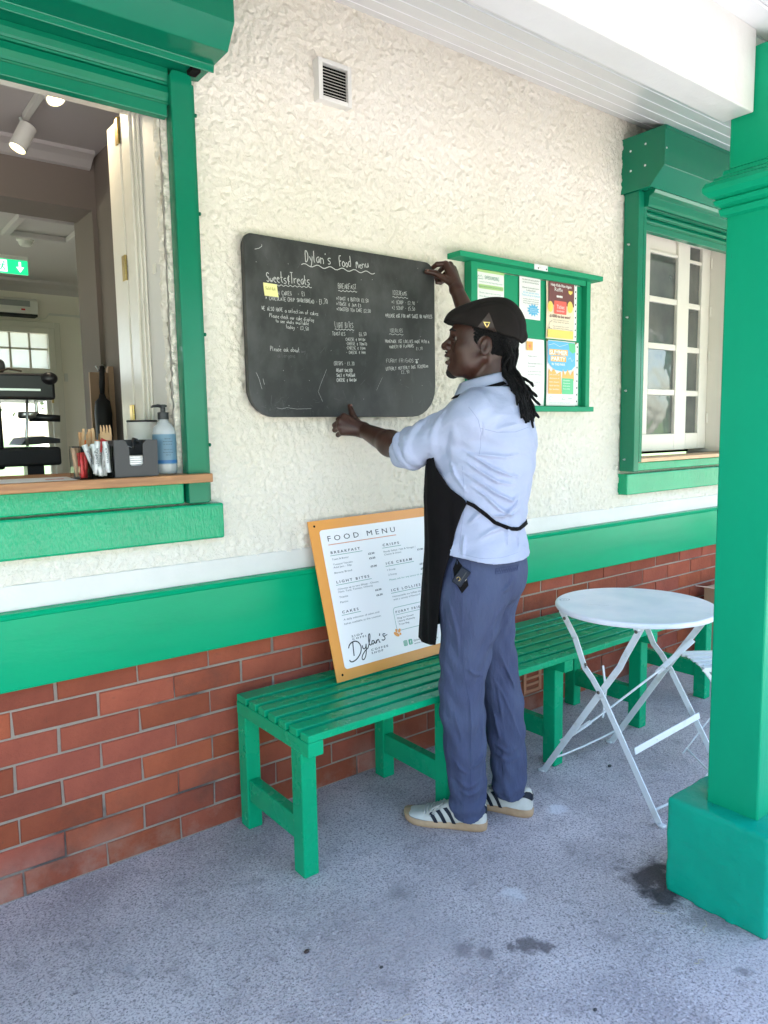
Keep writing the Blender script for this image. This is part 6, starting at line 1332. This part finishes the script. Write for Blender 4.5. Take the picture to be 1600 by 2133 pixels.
def tro_post(P, D):
    D = D-1.5*ridges(TRc, P, 1, 1, 1)*(P[:, 1] > .0)-1.5*ridges(TRr, P, -1, 1, 1)*(P[:, 1] < .02)
    leg = np.clip((.80-P[:, 2])/.1, 0, 1); far = (P[:, 1] < .01)
    D = D-leg*(.0036*np.sin(P[:, 0]*70+P[:, 2]*16+2*np.sin(P[:, 2]*9)+far*2)*np.sin(P[:, 2]*21+P[:, 1]*30)+.0016*np.sin(P[:, 2]*70+5*np.sin(P[:, 0]*30)))
    low = np.clip((.20-P[:, 2])/.12, 0, 1); D = D-low*.0045*np.sin(P[:, 2]*95+P[:, 0]*25+P[:, 1]*20)
    xx_ = np.where(P[:, 1] > .018, P[:, 0]-.042, P[:, 0]+.128); hem = np.where(P[:, 1] > .018, .062, .070)+.30*np.clip(-xx_-.005, 0, .06); D = np.maximum(D, hem-P[:, 2])
    return np.maximum(D, P[:, 2]-1.02)
TR, TV, TF = sculpt('trousers', tro, .0042, 'trousers', PRS, post=tro_post)
tbv = bvh_of(TV, TF)
def seam(name, pts, wd, m='trouser_thread', bvh=tbv, parent=TR, off=.0009, n=8):
    P = stick(bvh, densify([(a, .2, c) for a, c in pts], n, False), off); P = [Vector(p) for p in toW(np.array(P))]; V = []
    for i, p in enumerate(P):
        t = (P[min(i+1, len(P)-1)]-P[max(i-1, 0)]).normalized(); nrm = t.cross(Vector(-FHV)).normalized(); V += [p+nrm*wd/2, p-nrm*wd/2]
    return link(name, new_mesh(name, V, [(2*i, 2*i+1, 2*i+3, 2*i+2) for i in range(len(P)-1)]), m, parent)
seam('side_seam', [r4(508, 1440), r4(505, 1560), r4(510, 1680), r4(500, 1850), r4(510, 2000), lgc(600, 160), lgc(645, 380), lgc(655, 600), lgc(655, 900), lgc(655, 1200), lgc(645, 1330)], .0016, n=6)
seam('pocket_edge', [r4(470, 1160), r4(430, 1230), r4(430, 1330), r4(500, 1440)], .0030, off=.0015); seam('waist_seam', [r4(585, 1165), r4(580, 1250), r4(575, 1310)], .0016)
patch('pocket_opening', 'dark_void', tbv, [(r4(480, 1170)[0], .2, r4(480, 1170)[1]), (r4(445, 1250)[0], .2, r4(445, 1250)[1]), (r4(455, 1350)[0], .2, r4(455, 1350)[1]), (r4(505, 1435)[0], .2, r4(505, 1435)[1]), (r4(560, 1370)[0], .2, r4(560, 1370)[1]), (r4(540, 1250)[0], .2, r4(540, 1250)[1])], .001, TR, 4)
zz_ = [r4(790+i*10.5, 1248 if i % 2 else 1286) for i in range(20)]; seam('pocket_stitching', zz_, .0022, n=2, off=.0022)
zr = [r4(790, 1246), r4(1000, 1240), r4(990, 1282), r4(788, 1290), r4(790, 1246)]; seam('pocket_welt', zr, .0022, n=6, off=.0025)
# phone in the side pocket
pcx, pcz = r4(505, 1315); hit = tbv.ray_cast(Vector((pcx, .6, pcz)), Vector((0, -1, 0)))[0]; pb = (hit.y if hit else .14)
PHN = thing('phone', 'dark rugged phone sticking out of the side pocket of the blue trousers', 'phone', tuple(toW(np.array([pcx, pb, pcz]))))
def lbox(name, m, ca, cb, cz, ha, hb, hc, rot, parent, bev=.002, yawd=20):
    q = MB(); t = R(rot); yv_ = R(yawd); ea = np.array([math.cos(t)*math.cos(yv_), -math.sin(yv_)*math.cos(t), math.sin(t)]); ec = np.array([-math.sin(t), 0, math.cos(t)]); ec = ec-ea*(ea@ec); ec /= np.linalg.norm(ec); eb = np.cross(ec, ea)
    c = np.array([ca, cb, cz]); V = [c+ea*i*ha+eb*j*hb+ec*k*hc for k in (-1, 1) for i, j in ((-1, -1), (1, -1), (1, 1), (-1, 1))]
    q.add(toW(np.array(V)), [(0, 3, 2, 1), (4, 5, 6, 7), (0, 1, 5, 4), (1, 2, 6, 5), (2, 3, 7, 6), (3, 0, 4, 7)]); return q.put(name, m, parent, bevel=bev)
phb = lbox('phone_case', 'shoe_navy', pcx, pb+.003, pcz+.004, .0175, .0065, .029, 33, PHN, .003)
lbox('case_rib', 'dark_grey', pcx-.005, pb+.0105, pcz+.004, .0016, .0012, .019, 33, PHN, .0006); lbox('case_corner', 'mid_grey', pcx-.012, pb+.010, pcz-.004, .003, .002, .004, 33, PHN, .001)
q = MB(); cq = np.array([pcx+.010, pb+.0105, pcz-.001]); q.tube([tuple(toW(cq+np.array([.0055*math.cos(t*.7), 0, .0065*math.sin(t*.7)]))) for t in range(8)], .0009, 6); q.put('ring_mount', 'brass', PHN, smooth=True)

# shirt seams
def shirt_seam(name, px, wd=.0016, off=.0008): return seam(name, [AC_(*p) for p in px], wd, 'shirt_thread', sbv, SH, off, 6)
mat('shirt_thread', (.27, .30, .42), .8)
shirt_seam('armhole_seam', [(962, 842), (980, 868), (987, 895), (988, 920), (984, 940)]); shirt_seam('yoke_seam', [(984, 884), (1020, 893), (1060, 893), (1092, 884)]); shirt_seam('side_seam', [(952, 960), (956, 1010), (955, 1060), (948, 1110), (944, 1140)])
shirt_seam('hem_stitching', [(946, 1143), (985, 1150), (1030, 1151), (1070, 1144)], .0012)
# ---- apron
V = []; nu, nv = 46, 60; AT = np.array([(1.42, 30), (1.385, 38), (1.33, 44), (1.27, 52), (1.20, 68), (1.165, 84), (1.148, 90), (1.12, 85), (1.05, 77), (.98, 71), (.90, 66), (.80, 63), (.70, 61), (.668, 60)])
def apr(u, c, off=.017):
    pm_ = float(np.interp(-c, -AT[:, 0], AT[:, 1])); ph = R(pm_)*u; cl = max(c, .95)
    ca, cb, rf, rb, rl = [float(x) for x in tint(np.array([cl]))] if False else [float(np.interp(cl, TT[:, 0], TT[:, i])) for i in range(1, 6)]
    rf += .012*min(1, max(0, (1.36-c)/.2)); n = 2.3; rF = rf if abs(ph) < math.pi/2 else rb
    rad_ = 1.0/((abs(math.cos(ph))/(rF+off))**n+(abs(math.sin(ph))/(rl+off))**n)**(1/n)
    hang = max(0, (1.0-c)/.33); rad_ += hang*.022+.006*max(0, 1-abs(u))*0
    fold = .0045*math.sin(ph*9+c*6)*(.35+.65*min(1, max(0, (1.25-c)/.4)))+.0025*math.sin(ph*21+c*10); rad_ += fold
    F_, L_ = rad_*math.cos(ph), rad_*math.sin(ph)
    return np.array([ca+F_*TM[0, 0]+L_*TM[1, 0], cb+F_*TM[0, 1]+L_*TM[1, 1], c])
for j in range(nv+1):
    for i in range(nu+1):
        u = -1+2*i/nu; c = 1.415-(1.415-.670)*j/nv
        if j > nv-5: c += .012*max(0, abs(u)-.75)/.25*(j-nv+5)/5
        V.append(apr(u, c))
F = [(j*(nu+1)+i, j*(nu+1)+i+1, (j+1)*(nu+1)+i+1, (j+1)*(nu+1)+i) for j in range(nv) for i in range(nu)]
AP = link('apron', new_mesh('apron', toW(np.array(V)), F, True), 'apron', PRS); md = AP.modifiers.new('thickness', 'SOLIDIFY'); md.thickness = .0028; md.offset = 0
def flat_strap(name, pts, wd, parent, m='apron', twist=None, th=.0018):
    """pts = [(pos, normal)] in his frame"""
    V = []; n_ = len(pts)
    for i, (p, nn) in enumerate(pts):
        p = np.array(p); t = np.array(pts[min(i+1, n_-1)][0])-np.array(pts[max(i-1, 0)][0]); t /= np.linalg.norm(t); nn = np.array(nn, float); nn = nn-t*(nn@t); nn /= np.linalg.norm(nn); s_ = np.cross(t, nn)
        if twist: al = twist[i]; s_, nn = s_*math.cos(al)+nn*math.sin(al), nn*math.cos(al)-s_*math.sin(al)
        w2 = wd/2; V += [p+s_*w2+nn*th, p-s_*w2+nn*th, p-s_*w2-nn*th, p+s_*w2-nn*th]
    F = [(4*i+k, 4*i+(k+1) % 4, 4*i+4+(k+1) % 4, 4*i+4+k) for i in range(n_-1) for k in range(4)]+[(3, 2, 1, 0), tuple(4*n_-4+k for k in range(4))]
    q = MB(); q.add(toW(np.array(V)), F); return q.put(name, m, parent, smooth=False, bevel=.0005, seg=1)
tie_ac = [r4(612, 722), r4(700, 790), r4(780, 860), r4(860, 895), r4(930, 925), r4(1010, 935)]
P_t = densify([(a, .2, c) for a, c in tie_ac], 5, False); S_t = stick(sbv, P_t, .006); tw_ = [.0+.9*math.sin(i*.55) for i in range(len(S_t)+9)]
rear = []
for k in range(1, 5):     # round his back
    ph = R(150+k*20); c = tie_ac[-1][1]+.004*k; ca, cb, rf, rb, rl = [float(np.interp(c, TT[:, 0], TT[:, i])) for i in range(1, 6)]; F_, L_ = (rb+.010)*math.cos(ph), (rl+.010)*math.sin(ph)
    rear.append(np.array([ca+F_*TM[0, 0]+L_*TM[1, 0], cb+F_*TM[0, 1]+L_*TM[1, 1], c]))
pth = [apr(1, 1.150, .020)]+S_t+rear; cent = lambda p: np.array([p[0]+.02, p[1], 0]); flat_strap('apron_tie', [(p, cent(p)+np.array([0, 0, .001])) for p in pth], .012, AP, twist=tw_[:len(pth)], th=.0028)
# neck strap along the collar
nk = []
for j in range(17):
    a = R(-10+130*j/16); fwd = math.cos(a)
    nk.append((cc+np.array([.106*fwd+.006, .104*math.sin(a), -.052-.036*(fwd+1)/2+.018*(1-fwd)/2]), np.array([fwd*.6, math.sin(a)*.6, .75])))
flat_strap('neck_strap', nk, .015, AP)

# ---- shoes
def shoe(heel, toe, lab, lift=0.0):
    heel = Vector((heel[0], heel[1], 0)); toe = Vector((toe[0], toe[1], 0)); fx_ = (toe-heel).normalized(); ly = Vector((-fx_.y, fx_.x, 0)); L_ = .296
    S0 = bpy.data.objects.new('shoe', None); COL.objects.link(S0); S0.parent = PRS; S0.location = heel-PRS.location; S0['label'] = lab
    W_ = lambda x, y, z: heel+fx_*x+ly*y+Vector((0, 0, z))
    xs = [0, .006, .018, .04, .07, .10, .13, .16, .19, .22, .245, .265, .28, .290, .296]; hw = [.010, .020, .028, .033, .034, .0335, .035, .040, .0455, .0475, .046, .041, .032, .020, .006]; ho = [0, 0, 0, 0, 0, 0, -.001, -.001, -.002, -.004, -.006, -.008, -.010, -.012, -.013]
    n = 60
    def wid(x): return float(np.interp(x, xs, hw))
    def ofs(x): return float(np.interp(x, xs, ho))
    ol = []
    for i in range(n):
        t = i/n; 
        x = (L_/2)*(1-math.cos(t*2*math.pi)); s_ = 1 if t < .5 else -1; ol.append((x, ofs(x)+s_*wid(x)))
    V = []; rise = lambda x: .010*max(0, (x-.24)/.056)**2
    lay = ((.0, .93), (.003, 1.03), (.012, 1.06), (.018, 1.04), (.0225, 1.02), (.0235, .9))
    for (z, sc) in lay:
        for (x, y) in ol:
            hz = z*(1.30 if x < .09 else 1.12); V.append(W_((x-L_/2)*(1+(sc-1)*.25)+L_/2, ofs(x)+(y-ofs(x))*sc, hz+rise(x)*(1 if z > 0 else .6)))
    m_ = len(lay); F = [(j*n+i, j*n+(i+1) % n, (j+1)*n+(i+1) % n, (j+1)*n+i) for j in range(m_-1) for i in range(n)]+[tuple(range(n-1, -1, -1)), tuple((m_-1)*n+i for i in range(n))]
    q = MB(); q.add(V, F); sl = q.put('sole', 'gum_sole', S0, smooth=True); sl.data.set_sharp_from_angle(angle=R(50))
    hx = [0.0, .008, .02, .035, .06, .085, .105, .125, .15, .18, .21, .24, .265, .283, .292]; hh = [.084, .098, .103, .099, .084, .076, .082, .090, .079, .062, .050, .042, .035, .024, .012]
    def surf(x, th, off=0.0):
        Hh_ = float(np.interp(x, hx, hh))-.020; w_ = wid(x)*.98; c_, s_ = math.cos(th), math.sin(th); e = .62 if x > .12 else .45
        y = ofs(x)+(w_+off)*(abs(c_)**e)*(1 if c_ >= 0 else -1); z = .020+rise(x)+(Hh_+off)*(abs(s_)**.95)
        if x < .125: y = ofs(x)+(w_+off-(.010*s_**2))*(abs(c_)**e)*(1 if c_ >= 0 else -1)
        return W_(x-off*(1 if x < .01 else 0), y, z)
    V = []; nx_, nt_ = 44, 28
    for i in range(nx_+1):
        x = .001+.290*(i/nx_)
        for j in range(nt_+1): V.append(surf(x, math.pi*j/nt_))
    F = [(i*(nt_+1)+j, (i+1)*(nt_+1)+j, (i+1)*(nt_+1)+j+1, i*(nt_+1)+j+1) for i in range(nx_) for j in range(nt_)]+[tuple(range(nt_+1)), tuple(nx_*(nt_+1)+nt_-j for j in range(nt_+1))]
    q = MB(); q.add(V, F); q.put('upper', 'shoe_white', S0, smooth=True)
    def strip(name, m, p0, p1, wd, off=.0012, n=7, par=S0):
        V = []
        for i in range(n+1):
            t = i/n; x = p0[0]+(p1[0]-p0[0])*t; th = p0[1]+(p1[1]-p0[1])*t; V += [surf(x-wd/2, th, off), surf(x+wd/2, th, off)]
        return link(name, new_mesh(name, V, [(2*i, 2*i+1, 2*i+3, 2*i+2) for i in range(n)]), m, par)
    for (xt, xb) in ((.193, .170), (.168, .140), (.143, .108)):
        strip('stripe', 'shoe_navy', (xb, .03), (xt, .95), .0135, .0022); strip('stripe', 'shoe_navy', (xb, math.pi-.03), (xt, math.pi-.95), .0135, .0022)
    V = []; nn = 12
    for i in range(nn+1):       # heel tab wraps the back
        x = .058*(i/nn)+.001; lo_ = .62+.15*(i/nn); V += [surf(x, lo_, .0016), surf(x, 1.18-.25*(i/nn), .0016), surf(x, math.pi-1.18+.25*(i/nn), .0016), surf(x, math.pi-lo_, .0016)]
    F = [(4*i, 4*i+1, 4*i+5, 4*i+4) for i in range(nn)]+[(4*i+2, 4*i+3, 4*i+7, 4*i+6) for i in range(nn)]+[(0, 1, 2, 3)]; link('heel_tab', new_mesh('heel_tab', V, F), 'shoe_navy', S0)
    V = []; nn = 26
    for i in range(nn+1):       # toe guard
        t = i/nn; x = .200+.090*math.sin(t*math.pi); th0 = 0.02 if t < .5 else math.pi-.02; th1 = (.16+.36*math.sin(t*math.pi)) if t < .5 else math.pi-(.16+.36*math.sin(t*math.pi)); V += [surf(x, th0, .0016), surf(x, th1, .0016)]
    link('toe_guard', new_mesh('toe_guard', V, [(2*i, 2*i+1, 2*i+3, 2*i+2) for i in range(nn) if i not in (12, 13)]), 'shoe_grey', S0)
    for i in range(6):
        x = .150+i*.0125; q = MB(); q.tube([surf(x, .98, .0015), surf(x+.004, 1.25, .004), surf(x+.006, math.pi/2, .005), surf(x+.004, math.pi-1.25, .004), surf(x, math.pi-.98, .0015)], .0030, 6); q.put('lace', 'lace', S0, smooth=True)
    for dx, ds in ((.02, 1), (.035, 1), (.0, -1)): q = MB(); q.tube([surf(.148, 1.45, .006), surf(.150+dx, 1.1, .012), surf(.165+dx, .75 if ds > 0 else 2.3, .006), surf(.155+dx, .62 if ds > 0 else 2.5, .003)], .0022, 6); q.put('lace_end', 'lace', S0, smooth=True)
    q = MB(); q.tube([surf(.004, 1.35, .001), surf(.02, 1.1, .002), surf(.05, .85, .002), surf(.085, .80, .002), surf(.12, 1.05, .002)], .0022, 6); q.put('collar_piping', 'teeth', S0, smooth=True)
    return S0
shoe((1.737, -.612), (1.561, -.374), 'white left shoe with dark stripes')
shoe((1.925, -.655), (1.800, -.388), 'white right shoe with dark stripes')

# ---- plinth of the veranda post: a lumpy painted concrete block
def rbox(P):
    q = np.abs(P-np.array([2.055, -1.330, .10]))-np.array([.150-.012, .149-.012, .192-.012]); return np.linalg.norm(np.maximum(q, 0), axis=1)+np.minimum(q.max(axis=1), 0)-.012
def pl_post(P, D):
    n_ = (vnoise(P[:, 0]+P[:, 1]*.8+9, P[:, 2]+P[:, 1]*.5+9, .06, 31)-.5)*.0042+(vnoise(P[:, 0]*1.1-P[:, 1]+9, P[:, 2]+9, .02, 32)-.5)*.0022
    foot = np.clip((.03-P[:, 2])/.03, 0, 1)*(vnoise(P[:, 0]+9, P[:, 1]+9, .03, 33)-.5)*.012
    return np.maximum(D-n_-foot, -(P[:, 2]-.001))
sculpt('plinth', [(rbox, np.array([2.055, -1.330, .10]), .30, .01, 'u')], .0058, 'green_rough', P_, post=pl_post, world=False)
